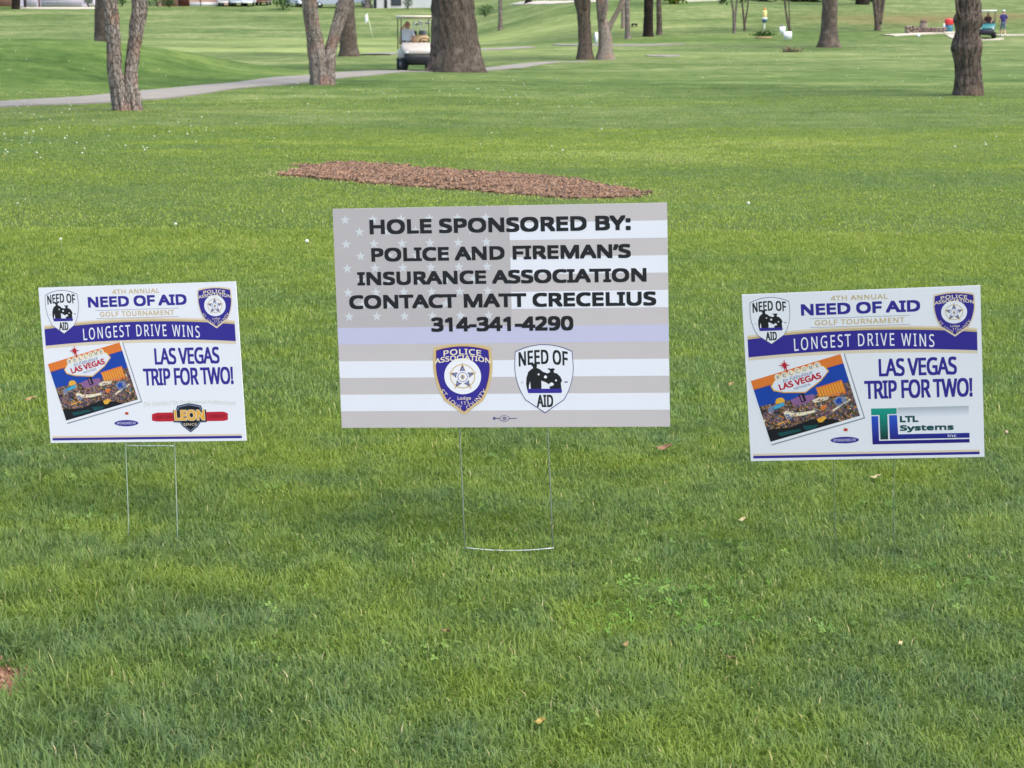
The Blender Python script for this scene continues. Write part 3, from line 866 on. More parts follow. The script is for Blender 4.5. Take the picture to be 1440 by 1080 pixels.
# ---- the two tournament signs share their artwork
def photo_print(t, rel, rot, tl, tr, bl):
    P = Print()
    T, U, V = Vector(tl), Vector(tr) - Vector(tl), Vector(bl) - Vector(tl)
    def q(u, v): p = T + U * u + V * v; return (p.x, p.y)
    def pp(pts, k, l): P.poly([q(*a) for a in pts], k, l)
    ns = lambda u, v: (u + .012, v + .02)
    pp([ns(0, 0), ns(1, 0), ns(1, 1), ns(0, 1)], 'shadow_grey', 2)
    pp([(0, 0), (1, 0), (1, 1), (0, 1)], 'white', 3)
    def fr(u, v): return (.012 + u * .958, .006 + v * .955)
    def ff(pts, k, l): pp([fr(*a) for a in pts], k, l)
    ff([(0, 0), (1, 0), (1, 1), (0, 1)], 'city', 4)
    ff([(0, 0), (1, 0), (1, .15), (0, .15)], 'orange', 5)
    ff([(0, .135), (1, .145), (1, .43), (.9, .47), (.5, .50), (.3, .45), (0, .42)], 'sky', 5)
    ff([(0, .80), (.25, .87), (.5, .84), (.72, .93), (.8, 1), (0, 1)], 'dark', 5)
    ff([(.1, .9), (.34, .93), (.36, .97), (.12, .96)], 'deepteal', 6); ff([(.38, .9), (.55, .95), (.5, .99), (.4, .98)], 'deepteal', 6)
    ff([(.64, .39), (.93, .385), (.94, .60), (.86, .61), (.65, .55)], 'orange', 6)
    for k in range(9): ff([(.655 + .031 * k, .41), (.667 + .031 * k, .41), (.67 + .031 * k, .565), (.658 + .031 * k, .56)], 'yellow', 7)
    ff([(.93, .44), (.99, .45), (1, .62), (.93, .62)], 'city', 6)
    ff([(.18, .43), (.20, .385), (.235, .375), (.27, .39), (.285, .43), (.28, .46), (.19, .46)], 'yellow', 6)
    ff([(.14, .48), (.26, .46), (.27, .51), (.2, .53), (.13, .53)], 'cyan', 6); ff([(.08, .50), (.12, .46), (.15, .5), (.14, .56), (.08, .57)], 'steel', 6)
    ff([(.34, .46), (.45, .44), (.52, .46), (.6, .47), (.6, .55), (.5, .58), (.36, .56)], 'purple', 6)
    ff([(.44, .42), (.5, .41), (.505, .54), (.45, .55)], 'dark', 7); ff([(.455, .43), (.475, .43), (.48, .53), (.46, .53)], 'purple', 8)
    ff([(.56, .56), (.7, .53), (.76, .57), (.72, .62), (.58, .61)], 'tan', 6)
    ff([(.23, .62), (.27, .60), (.32, .66), (.44, .70), (.56, .715), (.56, .75), (.42, .745), (.3, .71), (.28, .74), (.24, .72)], 'cream', 6)
    ff([(.235, .65), (.28, .66), (.30, .74), (.25, .75)], 'steel', 7)
    ff([(.77, .66), (.84, .61), (.91, .65), (.91, .76), (.8, .77)], 'steel', 6); ff([(.80, .67), (.84, .64), (.87, .67), (.86, .73), (.81, .73)], 'sky', 7)
    ff([(.62, .70), (.68, .68), (.70, .72), (.64, .76)], 'orange', 6); ff([(.55, .86), (.62, .84), (.66, .88), (.60, .93), (.56, .92)], 'yellow', 6)
    ff([(.72, .80), (.95, .70), (.96, .72), (.74, .82)], 'cream', 6); ff([(.12, .76), (.27, .74), (.27, .755), (.13, .78)], 'yellow', 6)
    r = random.Random(9)
    cols = ['yellow', 'orange', 'cream', 'dark', 'dark', 'purple', 'purple', 'steel', 'redtext', 'deepteal', 'cyan']
    for _ in range(260):
        u, v = r.random() * .95 + .02, .55 + .30 * r.random()
        if v > .62 + .33 * u + .14: continue
        s_ = .005 + .010 * r.random(); ff([(u, v), (u + s_, v), (u + s_, v + s_ * (.8 + r.random())), (u, v + s_)], r.choice(cols), 8)
    # the welcome board at the top edge
    ff([(.185, .17), (.27, .06), (.74, .055), (.80, .10), (.83, .2), (.72, .31), (.52, .42), (.30, .325), (.20, .25)], 'yellow', 9)
    ff([(.198, .172), (.277, .07), (.735, .066), (.79, .11), (.817, .2), (.71, .30), (.522, .403), (.307, .312), (.213, .24)], 'pale', 10)
    for k, ch in enumerate('WELCOME'):
        cu_, cv_ = .290 + .0735 * k, .062
        P.ell(*q(*fr(cu_, cv_)), 8.8, 8.8, 'cream', 11, 16)
        x, y = q(*fr(cu_, cv_)); g_ = 5.2
        ang = math.atan2(U.y, U.x)
        fn = lambda a, b, x=x, y=y: (x + a * math.cos(ang) - b * math.sin(ang), y + a * math.sin(ang) + b * math.cos(ang))
        P.text(ch, -g_ * .8, g_ * .8, -g_, g_, 'steel', 12, .02, 1, fn)
    def tx(body, u0, u1, v0, v1, k, bold=.02, sl=0):
        Hh, Ww = (v1 - v0) * V.length, (u1 - u0) * U.length
        P.text(body, 0, Ww, 0, Hh, k, 12, bold, 1.0, lambda a, b: q(*fr(u0 + a / U.length + sl * (b / Hh - .5), v1 - b / V.length)))
    tx('to Fabulous', .33, .66, .110, .168, 'steel', .02, .015)
    tx('LAS VEGAS', .27, .735, .175, .272, 'red', .055)
    tx('NEVADA', .42, .60, .292, .328, 'steel', .02)
    c = q(.392, -.075)
    P.star(c[0], c[1], 17, 'red', 9, 4, .22); P.star(c[0], c[1], 11, 'red', 10, 4, .3, math.pi / 4)
    P.poly([(c[0] - 1.5, c[1]), (c[0] + 1.5, c[1]), q(.41, .03), q(.395, .03)], 'red', 9)
    return P.make('photo_print', t, rel, rot)

def tournament(label, loc, eul, shift, tl, tr, bl, logo, tops, feet, bars, mat, creases):
    t, rel, rot, base = sign_base(label, loc, eul, .61, .457, 'longest drive prize signs')
    dx, dz = shift
    P = Print()
    P.strip(arc_pts((-296, 346 + dz), (294, 346 + dz), 15), arc_pts((-296, 334 + dz), (294, 334 + dz), 15.5), 'tan', 1)
    P.strip(arc_pts((-296, 341 + dz), (294, 341 + dz), 15), arc_pts((-296, 334 + dz), (294, 334 + dz), 15.5), 'gold', 2)
    P.strip(arc_pts((-296, 290 + dz), (294, 290 + dz), 11), arc_pts((-296, 278 + dz), (294, 278 + dz), 11), 'tan', 1)
    P.strip(arc_pts((-296, 335.5 + dz), (294, 335.5 + dz), 15), arc_pts((-296, 287 + dz), (294, 287 + dz), 11), 'navy', 3)
    P.text('LONGEST DRIVE WINS', -174.6, 186, 298.5 + dz, 333 + dz, 'white', 4, .008, 1.26, lambda x, y: (x, y + 9 * (1 - (x / 190) ** 2)))
    P.rect(-298, 14, 293, 20.5, 'tan', 1); P.rect(-298, 7.4, 293, 14.6, 'navy', 2)
    P.make('banner', t, rel, rot)
    for body, x0, x1, y0, y1, k_, bd, sp_ in (('4TH ANNUAL', -74.3, 72, 431.4 + dz, 444.8 + dz, 'gold', .03, 1.06), ('NEED OF AID', -152.5, 153, 394.5 + dz, 426 + dz, 'navy', .062, .98), ('GOLF TOURNAMENT', -118, 112.5, 367 + dz, 381.5 + dz, 'gold', .03, 1.08),
                                              ('LAS VEGAS', 42, 241, 224, 272.5, 'navy', .03, .95), ('TRIP FOR TWO!', 3, 279, 163.5, 214.5, 'navy', .03, .95)):
        P = Print(); P.text(body, x0, x1, y0, y1, k_, 2, bd, sp_); P.make('lettering', t, rel, rot)
    P = Print()
    P.rect(-131, 385.2 + dz, 127, 386.4 + dz, 'shadow_grey', 2); P.rect(-130.5, 361.4 + dz, 126.5, 362.6 + dz, 'shadow_grey', 2)
    P.make('rule_lines', t, rel, rot)
    P = Print()
    ex, ez = (-53.5, 53.5) if logo == 'ltl' else (-60.6, 55.7)
    P.ell(ex, ez, 37.5, 9.2, 'navy', 2); P.text('SPONSORED BY', ex - 30, ex + 30, ez - 3.6, ez + 3.6, 'lav', 3, .03)
    P.rect(ex - 3, ez + 24, ex + 10, ez + 33, 'tan', 2); P.rect(ex - 1, ez + 25, ex + 8, ez + 32, 'red', 3)
    P.make('sponsored_by_mark', t, rel, rot)
    P = Print(); aid_emblem(P, -233.5 + (0 if logo == 'ltl' else -1), 105.5, 448 + dz, 320 + dz, 5, 'white'); P.make('aid_emblem', t, rel, rot)
    P = Print(); police_emblem(P, 238.5, 105, 444 + dz, 325 + dz, 5, 'tan', .035); P.make('police_emblem', t, rel, rot)
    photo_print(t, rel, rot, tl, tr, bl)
    P = Print()
    if logo == 'ltl':
        P.rect(86, 112, 268, 139, 'grey_run', 1); P.rect(86, 66, 268, 112, 'white', 1)
        P.poly([(18.3, 120.4), (18.3, 138), (84.2, 138), (84.2, 122), (59.8, 122), (59.8, 53), (39.4, 53), (39.4, 120.4)], 'teal_run', 3)
        P.poly([(18.3, 117.5), (36, 117.5), (36, 49.6), (268.2, 49.6), (268.2, 40), (18.6, 40)], 'blue_run', 3)
        P.poly([(64, 119), (84.5, 119), (85.8, 66.3), (268.6, 66.3), (268.3, 53), (64, 53)], 'blue_run', 3)
        P.text('LTL', 91.6, 139, 98.7, 116, 'deepteal', 4, .085, 1.02); P.text('Systems', 91, 228.5, 71, 91, 'deepteal', 4, .06, 1.02); P.text('inc', 213, 235, 55.5, 64, 'pale', 5, .02)
    else:
        P.poly([(21, 80.6), (37, 85), (243, 85), (255, 80), (254, 61.5), (241, 58), (35, 59), (20, 62)], 'red', 2)
        P.text('UNIFORM', 32, 84, 67, 77, 'redtext', 3, .02); P.text('COMPANY', 194, 246, 67, 77, 'redtext', 3, .02)
        o_ = [(137.7, 111.2), (101, 104), (97, 92.5), (87, 92), (87, 56), (106, 55), (114, 44), (137.2, 26), (160, 42), (169.8, 55.2), (188.5, 55), (189, 92), (178, 92.5), (174.6, 104)]
        sh = lambda k_: [(137.5 + (x - 137.5) * k_, 70 + (y - 70) * k_) for x, y in o_]
        P.poly(o_, 'dark', 3); P.poly(sh(.93), 'steel', 4); P.poly(sh(.86), 'dark', 5)
        P.rect(88, 58, 188, 91, 'dark', 6)
        P.text('LEON', 89.5, 185, 60, 92.5, 'tan', 7, .09, 1.0); P.text('LEON', 91, 183.5, 61.5, 91, 'yellow', 8, .05, 1.0)
        P.text('SINCE', 117, 158, 46, 53, 'tan', 7, .02)
        P.text('The Standard for Professional Professionals', -4, 282, 103, 116, 'script', 2, 0, .95, lambda x, y: (x, y + 5 * (1 - ((x - 139) / 143) ** 2)), .25)
    P.make('sponsor_logo', t, rel, rot)
    stake(t, rel, rot, base, tops, feet, bars, mat)
    # the wire legs inside the flutes press faint ridges into the face
    for lx, zt in creases:
        ma = MA(); ma.tube([(lx, .00185, .002), (lx, .00185, zt)], .0019, 10); ma.make('flute_ridge', coroplast, t, rel, rot)

tournament('white prize sign with a red, black and gold shield logo, left of the grey sign', (-1.058, 5.232, .257), (-3.06, -3.48, -12.68), (0, 0),
           (-297, 233.4), (-56, 294.7), (-250.7, 58.2), 'leon', [(-.0691, -.003), (.0842, 0)], [(-1.080, 5.03), (-.932, 4.97)], [('panel', -.010)], galv, [(-.0785, .10), (.0762, .115)])
tournament('white prize sign with a blue and green corner logo, right of the grey sign', (.94, 4.782, .312), (3.51, -4.08, -12.72), (0, 0),
           (-296.8, 222.5), (-47.8, 291.7), (-250.8, 45.2), 'ltl', [(-.0854, 0), (.0725, 0)], [(.875, 4.80), (1.018, 4.735)], [], faint_wire, [(-.081, .12), (.0631, .135)])

# ------------------------------------------------------------------ trees
BARK_RED = bark('shaggy_red_bark', S(116, 103, 93), S(200, 184, 171), 1.0, S(172, 126, 104), .3)
BARK_GREY = bark('grey_furrowed_bark', S(78, 68, 60), S(134, 120, 108), 1.3, None, .07)
BARK_DARK = bark('dark_bark', S(30, 25, 23), S(66, 56, 50), .8)
BARK_PALE = bark('pale_bark', S(104, 92, 84), S(164, 150, 140), 1.0)
BARK_BROWN = bark('brown_knobbly_bark', S(72, 61, 54), S(148, 131, 119), 1.2, S(142, 120, 100), .14)
LEAF = leafy('tree_leaf', [(.3, S(66, 96, 34)), (.5, S(92, 126, 46)), (.7, S(124, 156, 64))], None, .4)

_crowns = []
def crown_mesh(seed, n=170, per=14, size=.055):
    r = np.random.RandomState(seed)
    V = []; Q = []
    for _ in range(n):
        d = r.randn(3); d /= np.linalg.norm(d); c = d * (.35 + .65 * r.rand() ** .6) * np.array([1, 1, .7])
        for _ in range(per):
            p = c + r.randn(3) * .10; a = r.randn(3); a /= np.linalg.norm(a); b = np.cross(a, r.randn(3)); b /= np.linalg.norm(b)
            s = size * (.6 + .8 * r.rand()); i = len(V)
            V += [p, p + a * s * .5 + b * s * .32, p + a * s, p + a * s * .5 - b * s * .32]; Q.append((i, i + 1, i + 2, i + 3))
    me = bpy.data.meshes.new('crown'); me.from_pydata([tuple(v) for v in V], [], Q); me.materials.append(LEAF)
    return me
for k in range(3): _crowns.append(crown_mesh(40 + k))

def spine(pts, step):
    """resample px-measured trunk points smoothly: pts = [(Vector, radius)]"""
    P = [p for p, r in pts]; R = [r for p, r in pts]
    out = []
    for i in range(len(P) - 1):
        p0, p1, p2, p3 = P[max(i - 1, 0)], P[i], P[i + 1], P[min(i + 2, len(P) - 1)]
        n = max(1, int((p2 - p1).length / step))
        for k in range(n):
            t = k / n
            q = .5 * ((2 * p1) + (p2 - p0) * t + (2 * p0 - 5 * p1 + 4 * p2 - p3) * t * t + (3 * p1 - p0 - 3 * p2 + p3) * t ** 3)
            s_ = t * t * (3 - 2 * t)
            out.append((q, R[i] * (1 - s_) + R[i + 1] * s_))
    out.append((P[-1], R[-1]))
    return out

def tree(label, d, stems, mat, seed, name='tree', H=8.5, crown=3.8, ridge=.07, flare=0.0, nseg=20, step=.12, gnarl=0.0, twigs=(), group=None, knots=(), crown_on=True, freq=7):
    b = stems[0][0]
    base = at(b[0], b[1], d); base.z = tz(base.x, d)
    t = thing(name, label, 'tree', base, 0, group)
    r = random.Random(seed)
    ma = MA()
    ph = [r.random() * 6.28 for _ in range(6)]
    tops = []
    for si, st in enumerate(stems):
        pts = []
        for q in st:
            dd = d + (q[3] if len(q) > 3 else 0)
            pts.append((at(q[0], q[1], dd) - base, q[2] / 2 / FPX * dd))
        if st[0][1] >= b[1] - 3:
            p0_, r0_ = pts[0]
            pts[0] = (Vector((p0_.x, p0_.y, 0.02)), r0_)
            pts.insert(0, (Vector((p0_.x, p0_.y, -.25)), r0_ * 1.06))
        last, lr = pts[-1]; dirn = (pts[-1][0] - pts[-2][0]).normalized()
        frame_n = len(pts)
        k = 0
        while last.z < H * (.62 + .12 * si):
            dirn = (dirn * .85 + Vector((r.uniform(-.2, .2), r.uniform(-.2, .2), .35)) ).normalized()
            last = last + dirn * .9; lr *= .91; pts.append((last, lr)); k += 1
            if k > 14: break
        tops.append((last, lr))
        sp = spine(pts, step if d < 70 else .3)
        def disp(th, p, i):
            z = p.z
            f_ = 1 + ridge * (abs(math.sin(th * freq / 2 + ph[0] + 1.3 * math.sin(z * .9 + ph[1]))) - .5) + ridge * .9 * (math.sin(th * 13 + 3 * math.sin(z * 2.1 + ph[2]) + ph[3]) * math.sin(z * 5 + th * 3 + ph[4])) + ridge * .5 * math.sin(th * 23 + z * 9)
            if gnarl: f_ += gnarl * (math.sin(th * 2 + ph[5] + z * 2.2) * .5 + math.sin(th * 3 + ph[2]) * math.sin(z * 3.1 + ph[1]) * .6)
            if flare: f_ += flare * math.exp(-max(z, 0) / .38) * (.25 + .75 * (.5 + .5 * math.cos(th * 6 + ph[1] + .8 * math.sin(th * 2))) ** 1.5)
            for kz, kth, kr, ks in knots:
                dth = (th - kth + math.pi) % (2 * math.pi) - math.pi
                f_ += kr * math.exp(-((z - kz) / ks) ** 2 - (dth / .7) ** 2)
            return f_
        ma.tube([p for p, _ in sp], [q for _, q in sp], nseg, 0, True, disp)
        for _ in range(4):
            a = r.random() * 6.28; p = last; q = lr * .62; dr = Vector((math.cos(a), math.sin(a), .5 + r.random())).normalized()
            lp = [p - dr * q]; lr_ = [q]
            for _ in range(5):
                dr = (dr + Vector((r.uniform(-.25, .25), r.uniform(-.25, .25), .12))).normalized(); p = p + dr * (.5 + .25 * r.random()) * crown / 3; q *= .72; lp.append(p); lr_.append(q)
            ma.tube(lp, lr_, 7, 0)
    for tw in twigs:
        pts = [(at(q[0], q[1], d + (q[3] if len(q) > 3 else 0)) - base, q[2] / 2 / FPX * d) for q in tw]
        sp = spine(pts, .12); ma.tube([p for p, _ in sp], [q for _, q in sp], 8, 0)
    ma.make('trunk', mat, t)
    if crown_on:
        c = sum((p for p, _ in tops), Vector()) / len(tops)
        o = link('crown', _crowns[seed % 3], t, c + Vector((0, 0, crown * .35)), (0, 0, seed))
        o.scale = (crown, crown, crown)
    return t, base

def hang_leaves(t, base, spots, d, seed, mats, size=.16, n=26):
    """low twigs of the crown that dip into view"""
    r = random.Random(seed)
    ma = MA()
    for (px, py, s) in spots:
        c = at(px, py, d) - base
        ma.tube([c + Vector((0, 0, 2.2)), c + Vector((.1, 0, 1)), c], .02, 5, 1)
        for _ in range(n):
            p = c + Vector((r.gauss(0, s), r.gauss(0, s), abs(r.gauss(0, s * 1.2))))
            a = Vector((r.uniform(-1, 1), r.uniform(-1, 1), r.uniform(-1, .3))).normalized(); b = a.cross(Vector((r.random(), r.random(), r.random()))).normalized()
            q = size * r.uniform(.6, 1.3)
            ma.add([p, p + a * q * .5 + b * q * .3, p + a * q, p + a * q * .5 - b * q * .3], [(0, 1, 2, 3)])
    ma.make('low_branch', mats, t)

tree('two-stemmed tree with shaggy reddish bark standing in front of the cart path at far left', 31, [
    [(174, 157, 26), (171, 140, 25), (166, 120, 21, -.05), (161, 95, 18, -.08), (160, 60, 17.5, -.1), (157, 25, 17, -.1), (153, -6, 17, -.1)],
    [(189, 157, 20), (187, 140, 20), (184, 120, 18), (185, 95, 16, .05), (188, 70, 16.5, .1), (193, 35, 18, .12), (197, 0, 20, .15), (199, -8, 20, .15)]],
    BARK_RED, 1, 'forked_tree', 8, 3.6, .15, .25, 40, .05)
tree('tree forking into a wide V above the cart path, left of the golf cart', 46, [
    [(452, 117, 27), (450, 100, 26), (447, 80, 24), (443, 60, 21), (439, 35, 19, -.1), (436, 12, 19, -.15), (434, -8, 19, -.2)],
    [(462, 117, 17), (462, 100, 17), (463, 85, 16), (467, 62, 15, .1), (475, 35, 16, .15), (483, 8, 17, .2), (487, -8, 17, .2)]],
    BARK_RED, 2, 'forked_tree', 9, 4, .13, .15, 40, .06)
tree('massive grey oak trunk with flared roots hiding half the golf cart', 61.2, [
    [(641, 98.5, 74), (641, 88, 72), (640.5, 76, 68), (639.5, 60, 63.5), (638.5, 40, 60), (637, 15, 57.5), (636, -8, 56)]],
    BARK_GREY, 3, 'oak_tree', 14, 6.5, .06, .22, 64, .07, freq=16)
tree('knobbly brown tree trunk with swollen burls at the right edge of the lawn', 40, [
    [(1361, 131, 38), (1361, 122, 35), (1361, 105, 33), (1360.5, 90, 33.5), (1360, 78, 36), (1360, 67, 39.5), (1360, 58, 35), (1360.5, 48, 31), (1361, 40, 32.5), (1362, 31, 36.5), (1362.5, 22, 34), (1362.5, 12, 29), (1362.5, -8, 28)]],
    BARK_BROWN, 4, 'burled_tree', 9, 4.2, .11, .10, 48, .05, .06,
    twigs=[[(1350, 26, 6, -.2), (1346, 14, 4.5, -.3), (1345, 0, 4, -.3), (1344, -8, 4, -.3)]], knots=[(1.85, .2, .16, .10), (1.6, 3.4, .10, .12), (1.08, 0, .10, .12), (1.06, 3.1, .10, .12)], freq=11)
tree('straight grey trunk standing behind the far left forked tree', 80, [
    [(149, 90, 32), (149, 60, 31), (149, 25, 31), (149, -8, 30)]], BARK_GREY, 5, 'tree', 10, 4.5, .04, .1, 24)
tree('straight grey trunk just right of the V-forked tree, by the far path', 90, [
    [(491, 78.5, 28), (490.5, 70, 24.5), (489.5, 50, 22.5), (488, 20, 21), (487, -8, 20)]], BARK_GREY, 6, 'tree', 11, 4.5, .04, .15, 28)
tree('brown trunk left of a close pair of trees, right of the big oak', 83, [
    [(823, 82, 22), (823, 70, 19), (822.5, 50, 18), (821, 25, 17.5), (820, 8, 19), (819, -8, 20)]], BARK_BROWN, 7, 'tree', 9, 4, .07, .18, 24,
    twigs=[[(816, 20, 6), (811, 8, 5), (808, -8, 4.5)], [(823, 14, 5, -.3), (824, 0, 5, -.4), (825, -8, 4, -.4)]])
tree('scarred trunk with a dark side limb, right of a close pair of trees', 83, [
    [(850.5, 83, 24), (851, 72, 19), (851, 55, 17.5), (849, 38, 15), (846, 20, 12), (844, 5, 11), (843, -8, 10)]], BARK_RED, 8, 'tree', 9, 4, .08, .15, 24,
    twigs=[[(854, 42, 10), (861, 30, 7), (868, 17, 6.5), (874, 6, 8), (877, -8, 8)], [(847, 28, 8, -.2), (852, 12, 6, -.3), (853, -8, 6, -.3)]], knots=[(1.2, 4.5, .15, .15)])
def d_at(px, py): return ground_at(px, py, 66).y
def far_tree(label, px, py, pts, mat, seed, **k):
    d = d_at(px, py)
    return (d,) + tree(label, d, [[(px + a, y, w) for a, y, w in st] for st in pts], mat, seed, **k)
far_tree('slim grey trunk alone on the far lawn right of the oak', 703.5, 42.5, [[(0, 42, 7), (.3, 25, 5.8), (0, 0, 5.4), (0, -8, 5.2)]], BARK_PALE, 9, H=8, crown=3, nseg=14)
far_tree('pale grey trunk left of the black trunk, with a spreading foot', 883, 55, [[(0, 55, 9.5), (-.5, 46, 7.6), (-.6, 30, 7), (-1, 8, 7), (-1, -8, 6.5)]], BARK_PALE, 10, H=9, crown=3.6, nseg=16)
far_tree('thin reddish trunk half hidden behind a pale grey trunk', 876, 40, [[(0, 40, 6), (0, 20, 5), (0, -8, 5)]], BARK_RED, 11, H=8, crown=3, nseg=14)
far_tree('nearly black straight trunk in the far right middle of the lawn', 911.5, 51.5, [[(0, 51.5, 16), (-.2, 44, 13.6), (.3, 20, 12.6), (.5, 0, 12.6), (.5, -8, 12)]], BARK_DARK, 12, H=11, crown=5, nseg=20)
far_tree('slim grey-brown trunk just right of the black trunk', 927, 49, [[(0, 49, 9), (.2, 35, 7.5), (-.5, 10, 7), (-1, -8, 6.5)]], BARK_GREY, 13, H=9, crown=3.5, nseg=16)
d_, tA, bA = far_tree('thin pale sapling with two stems left of the ball washer', 1032.5, 46.5, [[(0, 46.5, 5.2), (0, 30, 4.6), (-1.5, 14, 3), (-5, -8, 2.6)], [(0.5, 30, 4), (2.5, 14, 3), (5, -8, 2.4)]], BARK_PALE, 14, H=6, crown=2.4, nseg=10)
hang_leaves(tA, bA, [(1017, 5, .22), (1014, 1, .25), (1020, 0, .25), (1043, 2, .2), (1046, 0, .2)], d_, 3, [paint('dark_leaf', S(46, 66, 30), .6, .3), BARK_DARK], .22)  # dark green leaves on the low twigs
d_, tB, bB = far_tree('slender dark sapling forked low, just left of the ball washer', 1047.5, 43.5, [[(0, 43.5, 4.4), (-1, 30, 3.2), (-3, 12, 2.6), (-5, -8, 2.4)], [(-.5, 34, 2.8), (2.5, 20, 2.2), (4.5, 4, 2), (5, -8, 2)]], BARK_BROWN, 15, H=6, crown=2.4, nseg=10)
d_, tC, bC = far_tree('leaning young tree with thin twin stems behind the two blank white signs', 1111, 43, [[(0, 43, 5), (-2.5, 34, 3.4), (-6, 15, 2.6), (-8, -8, 2.6)], [(-1, 38, 3), (-1, 20, 1.6), (-2, -8, 1.4)]], BARK_BROWN, 16, H=6, crown=2.4, nseg=10)
far_tree('thick grey-brown trunk with a dark hollow, right of the white signs', 1165.5, 66.5, [[(0, 66.5, 31), (0, 58, 27), (.5, 45, 22.5), (.8, 25, 21), (1.5, 8, 20.5), (2, -8, 20.5)]], BARK_GREY, 17, H=11, crown=5, nseg=28, flare=.25, ridge=.05, freq=14)
far_tree('tree with three close dark stems on the far slope above the stone wall', 1234.5, 43, [[(0, 43, 10), (-1, 28, 8), (-4, 8, 6), (-6, -8, 6)], [(.5, 34, 8), (1, 15, 6), (1, -8, 6)], [(2, 34, 7), (6, 14, 5), (9, -8, 5)]], BARK_BROWN, 18, H=8, crown=3.6, nseg=14)
far_tree('broad dark stump-like trunk at the top of the right slope', 1213, 6, [[(0, 6, 20), (0, -8, 17), (0, -20, 15)]], BARK_DARK, 19, H=10, crown=4.5, nseg=18)
far_tree('dark trunk in front of the white garage at upper left', 22, 13, [[(0, 13, 11), (.5, 5, 11), (1, -8, 11)]], BARK_DARK, 20, H=9, crown=4, nseg=16)
far_tree('grey trunk at the top edge between the parked cars and the pale house', 517, 11, [[(0, 11, 11), (0, 4, 9), (.4, -8, 8)]], BARK_PALE, 21, H=9, crown=4, nseg=16)
far_tree('dark trunk beside the pale road at the top, right of the oak', 743, 4.5, [[(0, 4.5, 11), (0, 0, 8.5), (0, -10, 8)]], BARK_DARK, 22, H=9, crown=4, nseg=14)
d_, tD, bD = far_tree('small tree with bright yellow-green low leaves behind the black trunk', 948, 5, [[(0, 5, 5), (0, -10, 5)]], BARK_BROWN, 23, H=7, crown=3, nseg=12)
hang_leaves(tD, bD, [(944, 1, .35), (950, 6, .4), (939, 0, .3), (953, 2, .3), (956, 0, .3), (948, 1, .4)], d_ - .5, 5, [leafy('spring_leaf', [(.3, S(120, 140, 40)), (.55, S(96, 130, 40)), (.7, S(150, 110, 50))], None, .4), BARK_BROWN], .32, 40)
# ------------------------------------------------------------------ shrubs
SHRUB = leafy('shrub_leaf', [(.3, S(34, 62, 28)), (.5, S(52, 84, 34)), (.7, S(84, 112, 48))], None, .3)
def shrub(label, px, d, w, h, seed, base=None, group=None, mat=SHRUB, size=.14, n=420):
    p = base or foot(px, d)
    t = thing('shrub', label, 'shrub', p, 0, group)
    r = np.random.RandomState(seed); ma = MA(); st = MA()
    for _ in range(5):
        a = r.rand() * 6.28
        st.tube([(0, 0, -.05), (math.cos(a) * w * .15, math.sin(a) * w * .15, h * .4), (math.cos(a) * w * .3, math.sin(a) * w * .3, h * .8)], [.03, .02, .008], 6)
    for _ in range(n):
        q = r.randn(3); q /= np.linalg.norm(q); q = q * r.rand() ** .35 * (.8 + .4 * r.rand())
        c = Vector((q[0] * w / 2, q[1] * w / 2, h * .52 + q[2] * h * .48))
        a = Vector(r.randn(3)).normalized(); b = a.cross(Vector(r.randn(3))).normalized(); s = size * (.6 + .8 * r.rand())
        ma.add([c, c + a * s * .5 + b * s * .3, c + a * s, c + a * s * .5 - b * s * .3], [(0, 1, 2, 3)])
    st.make('stem', BARK_DARK, t); ma.make('foliage', mat, t)
    return t

for k, (px, d, w, h, lb) in enumerate([(127, 220, 1.3, 1.4, 'dark shrub at the right corner of the white garage'), (174, 221, 1.2, 1.6, 'dark round shrub behind the stems of the far left forked tree'),
        (207, 220, 1.6, .8, 'low grey-green shrub right of the far left forked tree'), (224, 221, 1.6, 1.7, 'taller dark shrub in front of the brick house wall'), (240, 220, 1.2, 1.1, 'bright green shrub next to the dark red house door')]):
    shrub(lb, px, d, w, h, 60 + k)
shrub('rounded dark green bush standing on the lawn in front of the parked cars', 399, d_at(399, 14), 2.4, 2.4, 70, size=.2, n=700)
shrub('dark green bush by the pale house wall above the golf cart', 574, 214, 1.1, 1.6, 71)
shrub('dark bush at the top edge just right of the big oak', 683, 190, 1.7, 1.2, 72)

# ------------------------------------------------------------------ houses beyond the fairway
brick = paint('house_brick', S(150, 112, 98), .9, .25, 18); siding = paint('white_siding', S(218, 206, 220), .9, .05, 4); door_white = paint('garage_door_white', S(228, 214, 230), .9, .04, 3)
roofm = paint('roof_shingle', S(92, 88, 88), .9, .2, 8); pink = paint('pink_siding', S(196, 158, 140), .8, .08, 4); glass_d = paint('window_glass', S(60, 66, 76), .15, .1, 2); trim = paint('house_trim', S(226, 224, 218), .6, .04, 5); redbr = paint('dark_red_door', S(92, 48, 46), .6, .1, 5); palewall = paint('pale_wall', S(206, 204, 200), .7, .06, 3); pinkpost = paint('pink_post', S(176, 130, 130), .7, .06, 5)

